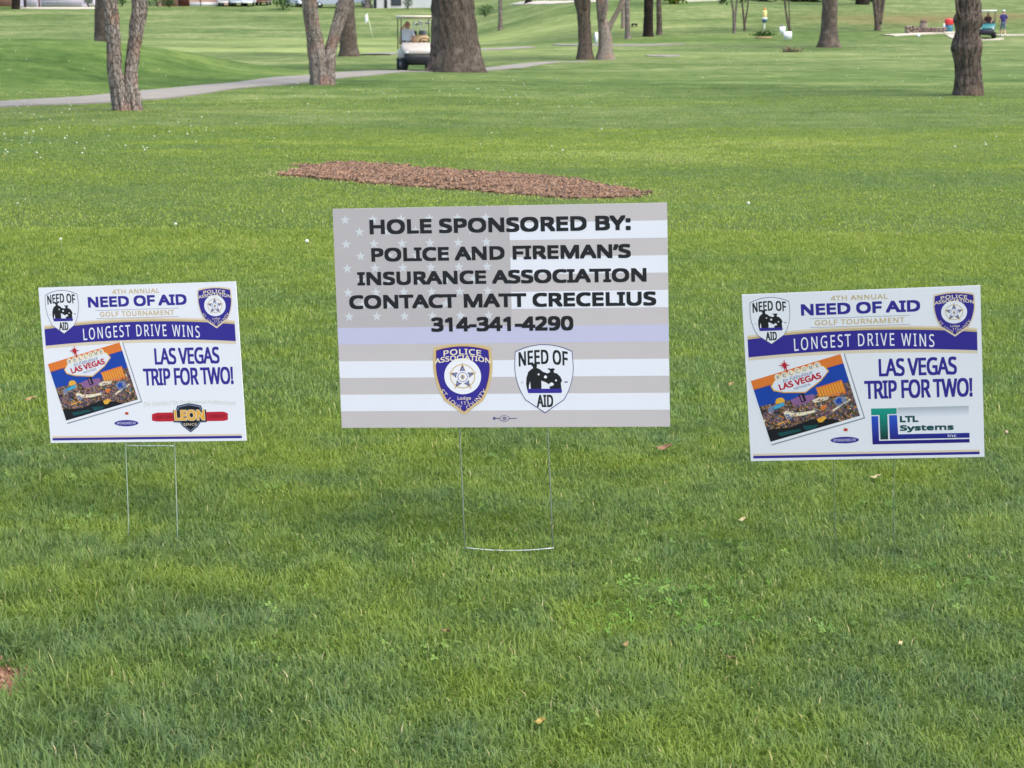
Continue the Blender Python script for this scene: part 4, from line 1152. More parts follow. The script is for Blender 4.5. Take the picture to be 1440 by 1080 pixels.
def house(name, label, x0, x1, d, depth, h, wallm, feats):
    cx = (x0 + x1) / 2; z = min(tz(x0, d), tz(x1, d))
    t = thing(name, label, 'house', (cx, d, z))
    w = x1 - x0
    ma = MA(); ma.box((0, depth / 2, h / 2 - .3), (w, depth, h + .6)); ma.make('wall', wallm, t)
    ma = MA()
    o = .45
    ma.add([(-w / 2 - o, -o, h), (w / 2 + o, -o, h), (w / 2 + o, depth + o, h), (-w / 2 - o, depth + o, h), (-w / 2 - o, depth / 2, h + 1.9), (w / 2 + o, depth / 2, h + 1.9)],
           [(0, 1, 5, 4), (2, 3, 4, 5), (1, 2, 5), (3, 0, 4), (3, 2, 1, 0)]); ma.make('roof', roofm, t)
    for nm, xa, xb, za, zb, m in feats:
        ma = MA(); ma.rbox(((xa + xb) / 2 - cx, -.03, (za + zb) / 2), (xb - xa, .1, zb - za), .02, 0)
        if nm == 'garage_door':
            for k in range(1, 4): ma.box(((xa + xb) / 2 - cx, -.085, za + (zb - za) * k / 4), (xb - xa - .1, .012, .03), 1)
        f = ma.make(nm, [m, siding], t)
        if nm == 'window':
            g = MA(); g.box(((xa + xb) / 2 - cx, -.085, (za + zb) / 2), (xb - xa - .16, .012, zb - za - .16)); g.make('pane', glass_d, f)
    return t
def X(px, d): return foot(px, d).x
D = 222
house('garage_house', 'low white house with two white garage doors at the upper left corner', X(-40, D), X(122, D), D, 9, 2.8, siding,
      [('brick_panel', X(-39, D), X(20, D), -.1, 2.6, brick), ('garage_door', X(37, D), X(54, D), 0, 2.3, door_white), ('garage_door', X(61, D), X(117.5, D), 0, 2.3, door_white), ('downpipe', X(57, D), X(59.2, D), -.1, 2.7, pinkpost), ('window', X(-20, D), X(-4, D), .9, 2.2, trim)])
house('brick_house', 'pink and brick house behind shrubs right of the far left forked tree', X(224, D + 2), X(312, D + 2), D + 2, 9, 2.9, pink,
      [('brick_panel', X(225, D), X(247, D), -.1, 2.6, brick), ('door', X(248, D), X(264, D), 0, 2.2, redbr), ('window', X(285, D), X(297, D), .95, 2.2, trim), ('downpipe', X(279, D), X(281, D), 0, 2.7, pinkpost), ('brick_base', X(265, D), X(311, D), -.1, .45, palewall)])
house('pale_house', 'pale house wall with dark openings above the golf cart', X(528, D), X(612, D), D - 3, 9, 2.8, palewall,
      [('door', X(543.5, D), X(547.5, D), -.05, 2.1, glass_d), ('window', X(553, D), X(567, D), .3, 1.8, redbr), ('door', X(529, D), X(533, D), -.05, 2.1, glass_d)])
# slim dark post in front of the garage
p = ground_at(35.5, 11, 100)
ma = MA(); ma.tube([(0, 0, -.2), (0, 0, 1.6), (.02, 0, 3.4)], .16, 10); ma.lathe([(.2, 3.4), (.22, 3.45), (.06, 3.6)], n=12)
tag(ma.make('dark_post', paint('dark_post_wood', S(52, 44, 50), .8, .15), None, p), 'slim dark post between the two white garage doors', 'post')

# ------------------------------------------------------------------ parked cars
tyre = paint('tyre_rubber', (.016, .016, .017), .85, .2, 30); rimm = paint('wheel_rim', S(180, 182, 186), .35, .1, 20, 0, .6)
lampm = paint('lamp_glass', S(220, 222, 224), .15, .05); blackp = paint('black_plastic', (.018, .018, .02), .55, .2)
def car(label, loc, rotz, bodym, L=4.5, Wd=1.8, H=1.55, van=False, group='cars parked beside the houses'):
    t = thing('parked_car', label, 'car', loc, rotz, group)
    # side profile, nose at -x
    h = H
    if van: prof = [(-.5, .22), (-.5, .52), (-.46, .60), (-.36, .66), (-.24, 1.0), (.46, 1.0), (.5, .9), (.5, .22)]
    else: prof = [(-.5, .25), (-.5, .45), (-.46, .55), (-.24, .63), (-.10, .97), (.20, 1.0), (.36, .68), (.48, .62), (.5, .5), (.5, .25)]
    ma = MA(); n = len(prof); vs = []
    for s_ in (-1, 1):
        for x, z in prof:
            k = 1.0 if z < .62 else 1 - .16 * (z - .62) / .38
            vs.append((x * L, s_ * Wd / 2 * k, z * h))
    ma.add(vs, [tuple(range(n)), tuple(range(2 * n - 1, n - 1, -1))] + [(i, n + i, n + (i + 1) % n, (i + 1) % n) for i in range(n)])
    o = ma.make('body', bodym, t)
    for sx in (-.31, .31):
        for s_ in (-1, 1):
            w = MA(); w.lathe([(.05, -.1), (.30, -.1), (.33, -.06), (.33, .06), (.30, .1), (.05, .1)], n=20, axis='x')
            wo = w.make('wheel', tyre, t, (sx * L, s_ * (Wd / 2 - .08), .33), (0, 0, math.pi / 2))
            rr = MA(); rr.lathe([(.02, -.115), (.2, -.115), (.2, .115), (.02, .115)], n=14, axis='x'); rr.make('rim', rimm, wo)
    for s_ in (-1, 1):
        hl = MA(); hl.rbox((-L / 2 - .005, s_ * Wd * .36, .5 * h), (.05, .32, .14), .02); hl.make('headlight', lampm, t)
        wn_ = MA(); a, b = (-.18, .40) if van else (-.10, .24)
        wn_.add([(a * L, s_ * (Wd / 2 * .93 + .004), .68 * h), (b * L, s_ * (Wd / 2 * .93 + .004), .68 * h), ((b - .06) * L, s_ * (Wd / 2 * .86 + .004), .93 * h), ((a + .05) * L, s_ * (Wd / 2 * .86 + .004), .93 * h)], [(0, 1, 2, 3)])
        wn_.make('side_window', glass_d, t)
    x0, z0 = (-.36, .66) if van else (-.24, .63); x1, z1 = (-.24, 1.0) if van else (-.10, .97)
    ws = MA(); ws.add([((x0 + .01) * L - .02, -Wd * .44, (z0 + .03) * h), ((x0 + .01) * L - .02, Wd * .44, (z0 + .03) * h), ((x1 - .01) * L - .02, Wd * .40, (z1 - .03) * h), ((x1 - .01) * L - .02, -Wd * .40, (z1 - .03) * h)], [(0, 1, 2, 3)])
    ws.make('windscreen', glass_d, t)
    bp = MA(); bp.rbox((-L / 2 - .02, 0, .36), (.12, Wd * .96, .2), .04); bp.make('bumper', bodym, t)
    return t
cw = paint('car_paint_white', S(214, 216, 224), .3, .03, 4); cg = paint('car_paint_grey', S(186, 182, 180), .35, .05, 4); cs = paint('car_paint_silver', S(176, 182, 192), .3, .04, 4); cbr = paint('car_paint_brown', S(98, 66, 52), .35, .05, 4)
def gp(px, d): return foot(px, d)
for px, m, van, lb in ((319.5, cg, True, 'light grey van parked nose-out, leftmost of the vehicles by the brick house'), (337, cs, True, 'silver van parked nose-out between the grey and the white van'), (353, cw, True, 'white van parked nose-out beside the dark brown car'), (372.5, cbr, False, 'dark brown car parked between the white van and the round bush')):
    car(lb, gp(px, 224 + (3 if m is cbr else 0)), math.pi / 2, m, 4.6, 1.36, 1.95 if van else 1.5, van)
car('white car showing its nose just right of the round dark bush', gp(421, 222), math.pi / 2 + .5, cw, 4.3, 1.7, 1.45)
car('silver car seen side-on between the stems of the V-forked tree', gp(464, 220), 0.05, cs, 3.6, 1.7, 1.5)
car('white car parked side-on right of the V-forked tree', gp(503, 226), 0, cw, 2.9, 1.7, 1.4)
for k, (px, lb) in enumerate([(1074, 'white car on the hilltop above the ball washer'), (1118, 'white car on the hilltop above the blank white signs'), (1146, 'white car on the hilltop left of the thick trunk'), (1223, 'white car on the hilltop beside the broad dark trunk')]):
    p = ground_at(px, 1.2, 100); car(lb, p, math.pi / 2 + .2, cw, 4.2, 1.5, 1.4, False, 'white cars parked along the hilltop')

# ------------------------------------------------------------------ people
skin = paint('skin', S(206, 150, 126), .55, .06, 30)
def body_mesh(joints, edges, rads, root, mats, matfn, hands=(), extra=None):
    me = bpy.data.meshes.new('person_body')
    names = list(joints)
    me.from_pydata([joints[k] for k in names], [(names.index(a), names.index(b)) for a, b in edges], [])
    o = bpy.data.objects.new('person_body', me); COL.objects.link(o)
    bpy.context.view_layer.update()
    sk = o.modifiers.new('skin', 'SKIN'); sk.use_smooth_shade = True
    lay = me.skin_vertices[0].data
    for i, k in enumerate(names):
        r = rads[k]; lay[i].radius = r if hasattr(r, '__len__') else (r, r); lay[i].use_root = (k == root)
    o.modifiers.new('sub', 'SUBSURF').levels = 2
    dg = bpy.context.evaluated_depsgraph_get()
    ev = bpy.data.meshes.new_from_object(o.evaluated_get(dg))
    ma = MA()
    ma.v = [tuple(v.co) for v in ev.vertices]
    for p in ev.polygons:
        ma.f.append(tuple(p.vertices)); ma.m.append(matfn(p.center)); ma.sm.append(True)
    bpy.data.objects.remove(o)
    for wrist, dirn, side in hands:       # palm with four bent fingers and a thumb
        w = Vector(wrist); d_ = Vector(dirn).normalized(); s_ = Vector(side).normalized(); n_ = d_.cross(s_)
        ma.tube([w - d_ * .02, w + d_ * .04, w + d_ * .09], [.026, .036, .034], 8, 0)
        for k in range(4):
            b_ = w + d_ * .085 + s_ * (.027 - .018 * k); l_ = (.062, .072, .068, .052)[k]
            ma.tube([b_ - d_ * .02, b_ + d_ * l_ * .5, b_ + d_ * l_ * .85 + n_ * .018, b_ + d_ * l_ * .95 + n_ * .036], [.009, .0085, .008, .006], 6, 0)
        b_ = w + d_ * .03 + s_ * .03
        ma.tube([b_ - s_ * .01, b_ + s_ * .025 + d_ * .02, b_ + s_ * .03 + d_ * .05], [.011, .010, .007], 6, 0)
    return ma

def face(ma, c, f, s=1.0):
    """nose, eyes, mouth, ears on a head centred at c looking along f"""
    c = Vector(c); f = Vector(f).normalized(); sd = f.cross(Vector((0, 0, 1))).normalized()
    ma.tube([c + f * .095 + Vector((0, 0, .015)), c + f * .118 + Vector((0, 0, -.025)), c + f * .098 + Vector((0, 0, -.035))], [.008, .014, .008], 6, 0)
    for q in (-1, 1):
        ma.ball(c + f * .092 + sd * q * .033 + Vector((0, 0, .015)), .011, 3, 8, 5)
        ma.ball(c + sd * q * .085 + Vector((0, 0, -.01)), (.02, .02, .032), 0, 8, 5)
    ma.tube([c + f * .096 - sd * .022 + Vector((0, 0, -.062)), c + f * .100 + Vector((0, 0, -.06)), c + f * .096 + sd * .022 + Vector((0, 0, -.062))], .006, 6, 4)

eye_m = paint('eye', S(40, 34, 32), .3); lip = paint('lips', S(168, 96, 90), .5)

def cap_part(parent, c, f, mat, name='cap', r=.108):
    c = Vector(c); f = Vector(f).normalized()
    ma = MA()
    prof = [(r * math.cos(a), r * .85 * math.sin(a)) for a in [i * math.pi / 2 / 6 for i in range(6)]] + [(.012, r * .85)]
    ma.lathe(prof, (c.x, c.y, c.z + .035), 16)
    sd = f.cross(Vector((0, 0, 1)))
    vs = []
    for k in range(9):
        a = -1.1 + 2.2 * k / 8
        e = f * math.cos(a) + sd * math.sin(a)
        vs += [c + e * r * .96 + Vector((0, 0, .045)), c + e * (r * .96 + .075 * math.cos(a) ** .5) + Vector((0, 0, .030))]
    ma.add(vs + [v + Vector((0, 0, .006)) for v in vs], [q for k in range(8) for q in ((2 * k, 2 * k + 1, 2 * k + 3, 2 * k + 2), (18 + 2 * k, 18 + 2 * k + 2, 18 + 2 * k + 3, 18 + 2 * k + 1))], 0, True)
    return ma.make(name, mat, parent)

BODY_EDGES = [('hip', 'waist'), ('waist', 'chest'), ('chest', 'neck'), ('neck', 'jaw'), ('jaw', 'crown'), ('chest', 'shl'), ('shl', 'ell'), ('ell', 'wrl'), ('chest', 'shr'), ('shr', 'elr'), ('elr', 'wrr'),
              ('hip', 'hpl'), ('hpl', 'knl'), ('knl', 'anl'), ('anl', 'tol'), ('hip', 'hpr'), ('hpr', 'knr'), ('knr', 'anr'), ('anr', 'tor')]
RADS = dict(hip=(.15, .11), waist=(.15, .11), chest=(.17, .115), neck=.055, jaw=(.078, .088), crown=(.082, .095), shl=.068, shr=.068, ell=.045, elr=.045, wrl=.03, wrr=.03, hpl=.088, hpr=.088, knl=.06, knr=.06, anl=.042, anr=.042, tol=(.042, .03), tor=(.042, .03))

# walker, seen from behind on the far path
wp = ground_at(1410, 52, 66)
hp = thing('person', 'walking golfer in dark blue shirt, grey-blue shorts and white cap at far right', 'person', wp, .25)
J = dict(hip=(0, 0, .95), waist=(0, .01, 1.08), chest=(0, .02, 1.33), neck=(0, .0, 1.50), jaw=(0, .02, 1.60), crown=(0, .01, 1.70), shl=(-.19, .01, 1.42), ell=(-.27, -.05, 1.15), wrl=(-.28, .07, .93), shr=(.19, .01, 1.42), elr=(.28, .0, 1.15), wrr=(.29, .14, .95),
         hpl=(-.09, 0, .88), knl=(-.09, .16, .49), anl=(-.09, .10, .09), tol=(-.10, .24, .04), hpr=(.09, 0, .88), knr=(.09, .02, .48), anr=(.09, -.16, .12), tor=(.10, -.04, .05))
navy_sh = paint('navy_shirt', S(46, 40, 104), .85, .1, 25); shorts_m = paint('grey_blue_shorts', S(98, 112, 142), .85, .08, 25); shoe = paint('shoe', S(56, 50, 50), .7, .1); sock = paint('white_cloth', S(222, 222, 228), .85, .04, 25)
def wm(c):
    if c.z < .10: return 5
    if c.z < .20: return 6
    if .50 < c.z < 1.0 and abs(c.x) < .235: return 2
    if 1.0 <= c.z < 1.5 and (abs(c.x) < .22 or c.z > 1.2): return 1
    return 0
ma = body_mesh(J, BODY_EDGES, RADS, 'hip', None, wm, [((-.28, .07, .93), (0, .25, -1), (0, 1, 0)), ((.29, .14, .95), (0, .3, -1), (0, 1, 0))])
face(ma, (0, .015, 1.645), (0, 1, 0))
ma.make('body', [skin, navy_sh, shorts_m, eye_m, lip, shoe, sock], hp)
cap_part(hp, (0, .015, 1.66), (0, 1, 0), sock)

# ------------------------------------------------------------------ golf carts
def golf_cart(label, loc, rotz, cowl, under, seatm, roofc, steer=.0, roof_z=1.85):
    t = thing('golf_cart', label, 'golf cart', loc, rotz)
    # front cowl: rounded shell narrowing to the bumper
    def shell(name, rows, mat):
        ma = MA(); vs = []; n = 14
        for (z, w, y0, y1) in rows:
            for k in range(n):
                a = 2 * math.pi * k / n
                cx_, sy_ = math.cos(a), math.sin(a)
                p_ = .45
                vs.append((w / 2 * math.copysign(abs(cx_) ** p_, cx_), (y0 + y1) / 2 + (y1 - y0) / 2 * math.copysign(abs(sy_) ** p_, sy_), z))
        fs = [(i * n + k, i * n + (k + 1) % n, (i + 1) * n + (k + 1) % n, (i + 1) * n + k) for i in range(len(rows) - 1) for k in range(n)]
        fs += [tuple(range(n - 1, -1, -1)), tuple(range((len(rows) - 1) * n, len(rows) * n))]
        ma.add(vs, fs, 0, True)
        return ma.make(name, mat, t)
    shell('front_cowl', [(.58, .94, -1.12, -.5), (.62, 1.04, -1.15, -.5), (.72, 1.12, -1.11, -.48), (.82, 1.14, -1.0, -.46), (.93, 1.10, -.80, -.48), (.97, .98, -.72, -.52)], cowl)
    shell('bumper', [(.22, .66, -1.12, -.7), (.30, .84, -1.17, -.65), (.48, .98, -1.18, -.6), (.575, .96, -1.14, -.55)], under)
    ma = MA(); ma.rbox((0, .05, .30), (1.02, 2.0, .10), .03); ma.rbox((0, .0, .37), (1.1, .9, .04), .01); ma.make('chassis', under, t)
    shell('rear_body', [(.34, 1.06, .18, 1.14), (.5, 1.14, .12, 1.18), (.68, 1.14, .14, 1.18), (.74, 1.08, .18, 1.14)], cowl)
    ma = MA(); ma.rbox((0, .36, .80), (1.06, .52, .13), .05); ma.make('seat', seatm, t)
    ma = MA(); ma.rbox((0, .68, 1.04), (1.06, .11, .36), .05, 0, Euler((rad(-10), 0, 0)).to_matrix()); ma.make('seat_back', seatm, t)
    ma = MA(); ma.rbox((0, .12, roof_z), (1.26, 1.9, .075), .035); ma.rbox((0, .12, roof_z - .05), (1.14, 1.7, .05), .02); ma.make('roof', roofc, t)
    for sx in (-1, 1):
        for y0, y1, z0 in ((-.62, -.56, .92), (.98, .86, .72)):
            s_ = MA(); s_.tube([(sx * .54, y0, z0), (sx * .55, y0 * .5 + y1 * .5, (z0 + roof_z) / 2), (sx * .54, y1, roof_z - .04)], .016, 8); s_.make('roof_strut', under, t)
        for y in (-.78, .72):
            w = MA(); w.lathe([(.09, -.10), (.19, -.105), (.225, -.08), (.23, 0), (.225, .08), (.19, .105), (.09, .10)], n=22, axis='x')
            wo = w.make('wheel', tyre, t, (sx * .50, y, .23), (0, 0, steer if y < 0 else 0))
            rr = MA(); rr.lathe([(.015, -.112), (.11, -.106), (.11, .106), (.015, .112)], n=16, axis='x'); rr.make('rim', dark_rim, wo)
    ma = MA()
    R_ = Euler((rad(-35), 0, 0)).to_matrix(); c = Vector((.28, -.22, 1.02))
    ma.tube([c + R_ @ Vector((.17 * math.cos(a), .17 * math.sin(a), 0)) for a in [i * 6.2832 / 20 for i in range(21)]], .016, 7)
    ma.tube([c, c + R_ @ Vector((0, -.05, -.12)), (.28, -.52, .80)], [.02, .02, .025], 8); ma.box(c, (.32, .03, .015), 0, R_)
    ma.make('steering_wheel', blackp, t)
    for sx in (-1, 1):
        hl = MA(); hl.rbox((sx * .40, -1.115, .64), (.16, .04, .08), .02); hl.make('headlight', lampm, t)
    return t

beige = paint('cart_beige', S(206, 196, 184), .4, .04, 5); dark_rim = paint('dark_rim', S(84, 84, 86), .5, .1); tan_seat = paint('tan_vinyl', S(198, 166, 122), .55, .08, 14); cream = paint('cream_plastic', S(236, 226, 206), .45, .03, 4); undr = paint('cart_black', (.02, .021, .024), .55, .2)
g = foot(584, 63.6); cart_d = 65.3
cl = foot(584.5, cart_d)
golf_cart('beige golf cart with cream roof half hidden behind the big oak', cl, rad(8), beige, undr, tan_seat, cream, .35)
cart_M = Matrix.Translation(cl) @ Matrix.Rotation(rad(8), 4, 'Z')

def golf_bag(label, loc, rotz, mat, n, seed):
    t = thing('golf_bag', label, 'golf bag', loc, rotz)
    ma = MA(); ma.lathe([(.10, 0), (.125, .03), (.115, .3), (.125, .55), (.135, .80), (.125, .86), (.11, .84)], n=16); ma.rbox((0, -.13, .32), (.2, .09, .36), .03)
    ma.make('bag', mat, t)
    r = random.Random(seed)
    for k in range(n):
        a = 6.28 * k / n; x, y = .07 * math.cos(a), .07 * math.sin(a); tx_, ty_ = x * 2.2 + r.uniform(-.05, .05), y * 2 + r.uniform(-.03, .03); h = .82 + .22 + .14 * r.random()
        c = MA(); c.tube([(x, y, .6), (tx_, ty_, h)], .007, 6)
        if k % 3 == 0: c.ball((tx_ + .03, ty_, h + .02), (.065, .05, .035), 0)
        else: c.rbox((tx_ + .03, ty_, h + .01), (.085, .022, .055), .008, 0, Euler((0, .4, a)).to_matrix())
        c.make('club', rimm, t)
    return t
golf_bag('black golf bag with clubs strapped on the back of the beige cart', cart_M @ Vector((.02, 1.20, .50)), rad(8), blackp, 7, 4)
golf_bag('grey golf bag with clubs on the beige cart, nearest the oak', cart_M @ Vector((.36, 1.22, .52)), rad(8), paint('grey_nylon', S(96, 100, 108), .7, .1), 6, 6)

# seated golfer in white, forearm raised to his forehead
sp_ = thing('person', 'golfer in white polo sitting in the beige cart, one arm raised to his face', 'person', cart_M @ Vector((-.28, 0, .0)), rad(8))
J = dict(hip=(0, .38, .93), waist=(0, .38, 1.02), chest=(0, .33, 1.27), neck=(.01, .30, 1.43), jaw=(.02, .27, 1.52), crown=(.02, .28, 1.62), shl=(-.19, .32, 1.36), ell=(-.22, .10, 1.40), wrl=(-.06, .12, 1.60), shr=(.19, .32, 1.36), elr=(.25, .18, 1.13), wrr=(.20, -.06, 1.02),
         hpl=(-.10, .32, .90), knl=(-.11, -.10, .88), anl=(-.11, -.22, .47), tol=(-.11, -.36, .43), hpr=(.10, .32, .90), knr=(.11, -.10, .88), anr=(.11, -.22, .47), tor=(.11, -.36, .43))
polo = paint('white_polo', S(226, 226, 236), .8, .03, 20); khaki = paint('khaki_trousers', S(206, 196, 182), .85, .06, 20); belt = paint('black_belt', (.02, .018, .018), .5)
def sm_(c):
    if c.z < .48: return 5
    if c.z < .99: return 2 if c.y > -.3 and not (abs(c.x) > .16 and c.z > .96) else 2
    if c.z < 1.03 and abs(c.x) < .2: return 6
    if c.z < 1.45 and c.y > .11 and not (c.x > .17 and c.z < 1.2): return 1
    return 0
ma = body_mesh(J, BODY_EDGES, RADS, 'hip', None, sm_, [((-.06, .12, 1.60), (.8, .35, .15), (0, -.2, 1)), ((.20, -.06, 1.02), (.1, -1, -.1), (-1, 0, 0))])
face(ma, (.02, .27, 1.565), (.1, -1, -.05))
ma.make('body', [skin, polo, khaki, eye_m, lip, shoe, belt], sp_)
hair = MA(); hair.ball((.02, .30, 1.60), (.092, .10, .09), 0, 12, 8); hair.make('hair', paint('grey_hair', S(150, 140, 132), .8, .15), sp_)

# far cart by the burled tree
teal = paint('cart_teal', S(40, 110, 112), .35, .05, 5); dk = paint('cart_dark', S(34, 30, 48), .5, .1)
q = ground_at(1386, 54, 66)
golf_cart('small dark teal golf cart with white roof just right of the burled tree', q, rad(-12), teal, dk, paint('dark_vinyl', S(60, 50, 56), .6), paint('white_plastic', S(232, 230, 228), .45, .03), .2, 1.80)
fM = Matrix.Translation(q) @ Matrix.Rotation(rad(-12), 4, 'Z')
rp = thing('person', 'driver with a white cap sitting in the small teal cart at far right', 'person', fM @ Vector((.10, 0, 0)), rad(-12))
J2 = {k: v for k, v in J.items()}; J2.update(ell=(-.25, .18, 1.13), wrl=(-.12, -.06, 1.04), shl=(-.19, .32, 1.36))
maroon = paint('maroon_shirt', S(78, 52, 54), .85, .1, 20)
def sm2(c):
    if c.z < .48: return 5
    if c.z < 1.0: return 2
    if c.z < 1.41 and abs(c.x) < .26 and c.y > .15: return 1
    return 0
ma = body_mesh(J2, BODY_EDGES, RADS, 'hip', None, sm2, [((-.12, -.06, 1.04), (.1, -1, -.1), (1, 0, 0)), ((.20, -.06, 1.02), (.1, -1, -.1), (-1, 0, 0))])
face(ma, (.02, .27, 1.565), (0, -1, -.05)); ma.make('body', [skin, maroon, shorts_m, eye_m, lip, shoe, belt], rp)
cap_part(rp, (.02, .28, 1.585), (0, -1, 0), sock, 'cap', .125)

# ------------------------------------------------------------------ course furniture
# flag of the hole
fp = ground_at(525, 55, 66)
t = thing('hole_flag', 'white flag on a thin pole at the putting green, left of the golf cart', 'flag', fp)
k_ = fp.y / FPX
ma = MA(); ma.tube([(0, 0, -.05), (-4 * k_, 0, 17 * k_), (-8 * k_, 0, 35.5 * k_)], [.022, .02, .016], 8); ma.make('pole', paint('flag_pole', S(226, 226, 196), .5), t)
ma = MA(); vs = []
for i in range(7):
    for j in range(5):
        x = -8 * k_ - i / 6 * 3.6 * k_ + .9 * k_ * (j / 4); z = 35 * k_ - j / 4 * 10.5 * k_ - i / 6 * 3.4 * k_; vs.append((x, .05 * math.sin(i * 1.2 + j * .6), z))
ma.add(vs, [(i * 5 + j, (i + 1) * 5 + j, (i + 1) * 5 + j + 1, i * 5 + j + 1) for i in range(6) for j in range(4)], 0, True)
ma.make('flag', paint('flag_cloth', S(236, 236, 240), .8), t)

# ball washer on its post in a little planted bed
b = ground_at(1074.5, 47, 66); k_ = b.y / FPX
t = thing('ball_washer', 'yellow and blue ball washer on a thin pale post above a small planted bed', 'ball washer', b)
ma = MA(); ma.tube([(0, 0, -.1), (0, 0, 14 * k_)], 1.3 * k_, 10); ma.make('post', paint('pale_post', S(184, 188, 170), .6), t)
ma = MA(); ma.lathe([(1.6 * k_, 14.5 * k_), (3.2 * k_, 15.6 * k_), (3.3 * k_, 18 * k_), (3.0 * k_, 18.6 * k_)], n=14); ma.make('tray', paint('washer_blue', S(60, 92, 140), .5), t)
ma = MA(); ma.lathe([(3.7 * k_, 18.6 * k_), (3.7 * k_, 21.4 * k_), (3.2 * k_, 21.8 * k_)], n=14); ma.make('collar', paint('washer_white', S(228, 230, 228), .5), t)
ma = MA(); ma.lathe([(3.1 * k_, 21.8 * k_), (3.3 * k_, 24 * k_), (3.1 * k_, 30 * k_), (1.8 * k_, 31.6 * k_)], n=14); ma.make('canister', paint('washer_yellow', S(222, 204, 130), .5), t)
ma = MA(); ma.lathe([(.8 * k_, 31.6 * k_), (1.7 * k_, 32.4 * k_), (1.5 * k_, 34 * k_), (.5 * k_, 34.8 * k_)], n=12); ma.make('knob', paint('washer_orange', S(222, 128, 60), .5), t)
pb = ground_at(1074, 54, 66)
t = thing('planting_bed', 'small dark green planted bed edged with wood below the ball washer', 'planting bed', pb)
ma = MA(); ma.rbox((0, .1, .03), (20 * k_, 1.0, .16), .05); ma.make('edging', paint('edging_wood', S(150, 124, 92), .9, .2), t)
ma = MA(); r = random.Random(4)
for _ in range(420):
    c = Vector((r.gauss(0, .36), .1 + r.gauss(0, .2), .12 + abs(r.gauss(0, .14)))); a = Vector((r.uniform(-1, 1), r.uniform(-1, 1), r.random() + .3)).normalized(); bb = a.cross(Vector((r.random(), r.random(), .3))).normalized(); s_ = .13
    ma.add([c, c + a * s_ * .5 + bb * s_ * .25, c + a * s_, c + a * s_ * .5 - bb * s_ * .25], [(0, 1, 2, 3)])
ma.make('foliage', SHRUB, t)

# two blank white signs
wsm = paint('white_board', S(232, 234, 240), .5, .02, 5)
for (x0, y0, x1, y1, gy, lb) in ((1096, 38, 1104.2, 48.2, 51.5, 'small white sign with a dark top edge, behind and left of its twin'), (1101.8, 45, 1113.2, 55.6, 57.5, 'small white sign nearest us of the two in front of the thin twin-stemmed tree')):
    g = ground_at((x0 + x1) / 2, gy, 66); k_ = g.y / FPX
    t = thing('lawn_sign', lb, 'sign', g, .1)
    w, h = (x1 - x0) * k_, (y1 - y0) * k_; zb = (gy - y1) * k_
    ma = MA(); ma.rbox((0, 0, zb + h / 2), (w, .02, h), .004); ma.make('panel', wsm, t)
    for s_ in (-1, 1):
        ma = MA(); ma.tube([(s_ * w * .25, .012, -.1), (s_ * w * .25, .012, zb + h * .6)], .006, 6); ma.make('wire_leg', galv, t)
    if y0 == 38:
        ma = MA(); ma.rbox((-.1 * w, .0, zb + h + .05), (w * .5, .015, .1), .004); ma.make('top_clip', paint('clip_blue', S(96, 104, 128), .5), t)
    else:
        ma = MA(); ma.box((0, -.0115, zb + h * .5), (w * .7, .002, .03)); ma.box((0, -.0115, zb + h * .72), (w * .5, .002, .03)); ma.make('faint_print', paint('faint_print', S(206, 208, 214), .5), t)

# white marker between the close pair of trees
g = ground_at(768.5 + 70, 62, 66)
g = ground_at(838.5, 62.5, 66); k_ = g.y / FPX
t = thing('marker_post', 'white square marker post between the close pair of trunks', 'post', g)
ma = MA(); ma.rbox((0, 0, 8.2 * k_), (4.2 * k_, .16, 16.8 * k_), .02); ma.make('post', wsm, t)
ma = MA(); ma.rbox((-2.6 * k_, .06, 9 * k_), (1.6 * k_, .1, 9 * k_), .02); ma.make('side_box', paint('marker_grey', S(140, 146, 152), .6), t)

# low dark bench-like grate on the far lawn
g = ground_at(892, 37, 66); k_ = g.y / FPX
ma = MA(); ma.rbox((0, 0, .16), (8 * k_, .5, .12), .03); ma.box((-3 * k_, 0, .05), (.1, .4, .2)); ma.box((3 * k_, 0, .05), (.1, .4, .2))
tag(ma.make('bench', paint('bench_dark', S(44, 42, 38), .8, .2), None, g), 'low dark bench on the far lawn left of the black trunk', 'bench')

# stone remains of a wall
g0 = ground_at(1300, 46.8, 66); k_ = g0.y / FPX
t = thing('stone_wall', 'low tumbledown grey stone wall with a taller pier, beside the far path', 'wall', g0)
stones = [paint('stone_pale', S(158, 142, 130), .95, .15, 6), paint('stone_brown', S(128, 108, 98), .95, .15, 6), paint('stone_rose', S(146, 118, 114), .95, .15, 6), paint('stone_dark', S(98, 84, 78), .95, .15, 6)]
r = random.Random(8); ma = MA()
for row in range(5):
    x = -27.0
    while x < 27:
        w_ = r.uniform(3.2, 6.5); h_ = 2.1
        lim = 10 if x < -17 else (9 if x < 4 else 7.8)
        if (row + .6) * h_ < lim:
            ma.rbox(((x + w_ / 2) * k_, r.uniform(-.03, .03), (row + .5) * h_ * k_ - .02), (w_ * k_ * .97, .42 + r.uniform(-.04, .06), h_ * k_ * .94), .03, r.choice((0, 1, 2, 1) if x > -15 else (0, 0, 1, 2)), Euler((0, r.uniform(-.03, .03), r.uniform(-.05, .05))).to_matrix(), 2)
        x += w_
ma.make('rubble', stones, t)
ma = MA()
for row in range(8): ma.rbox((-1.5 * k_ + r.uniform(-.03, .03), .1, (row + .5) * 2.3 * k_ - .02), (10.5 * k_ - row * .02, .6, 2.2 * k_), .03, r.choice((0, 1, 0)), None, 2)
ma.make('pier', stones, t)

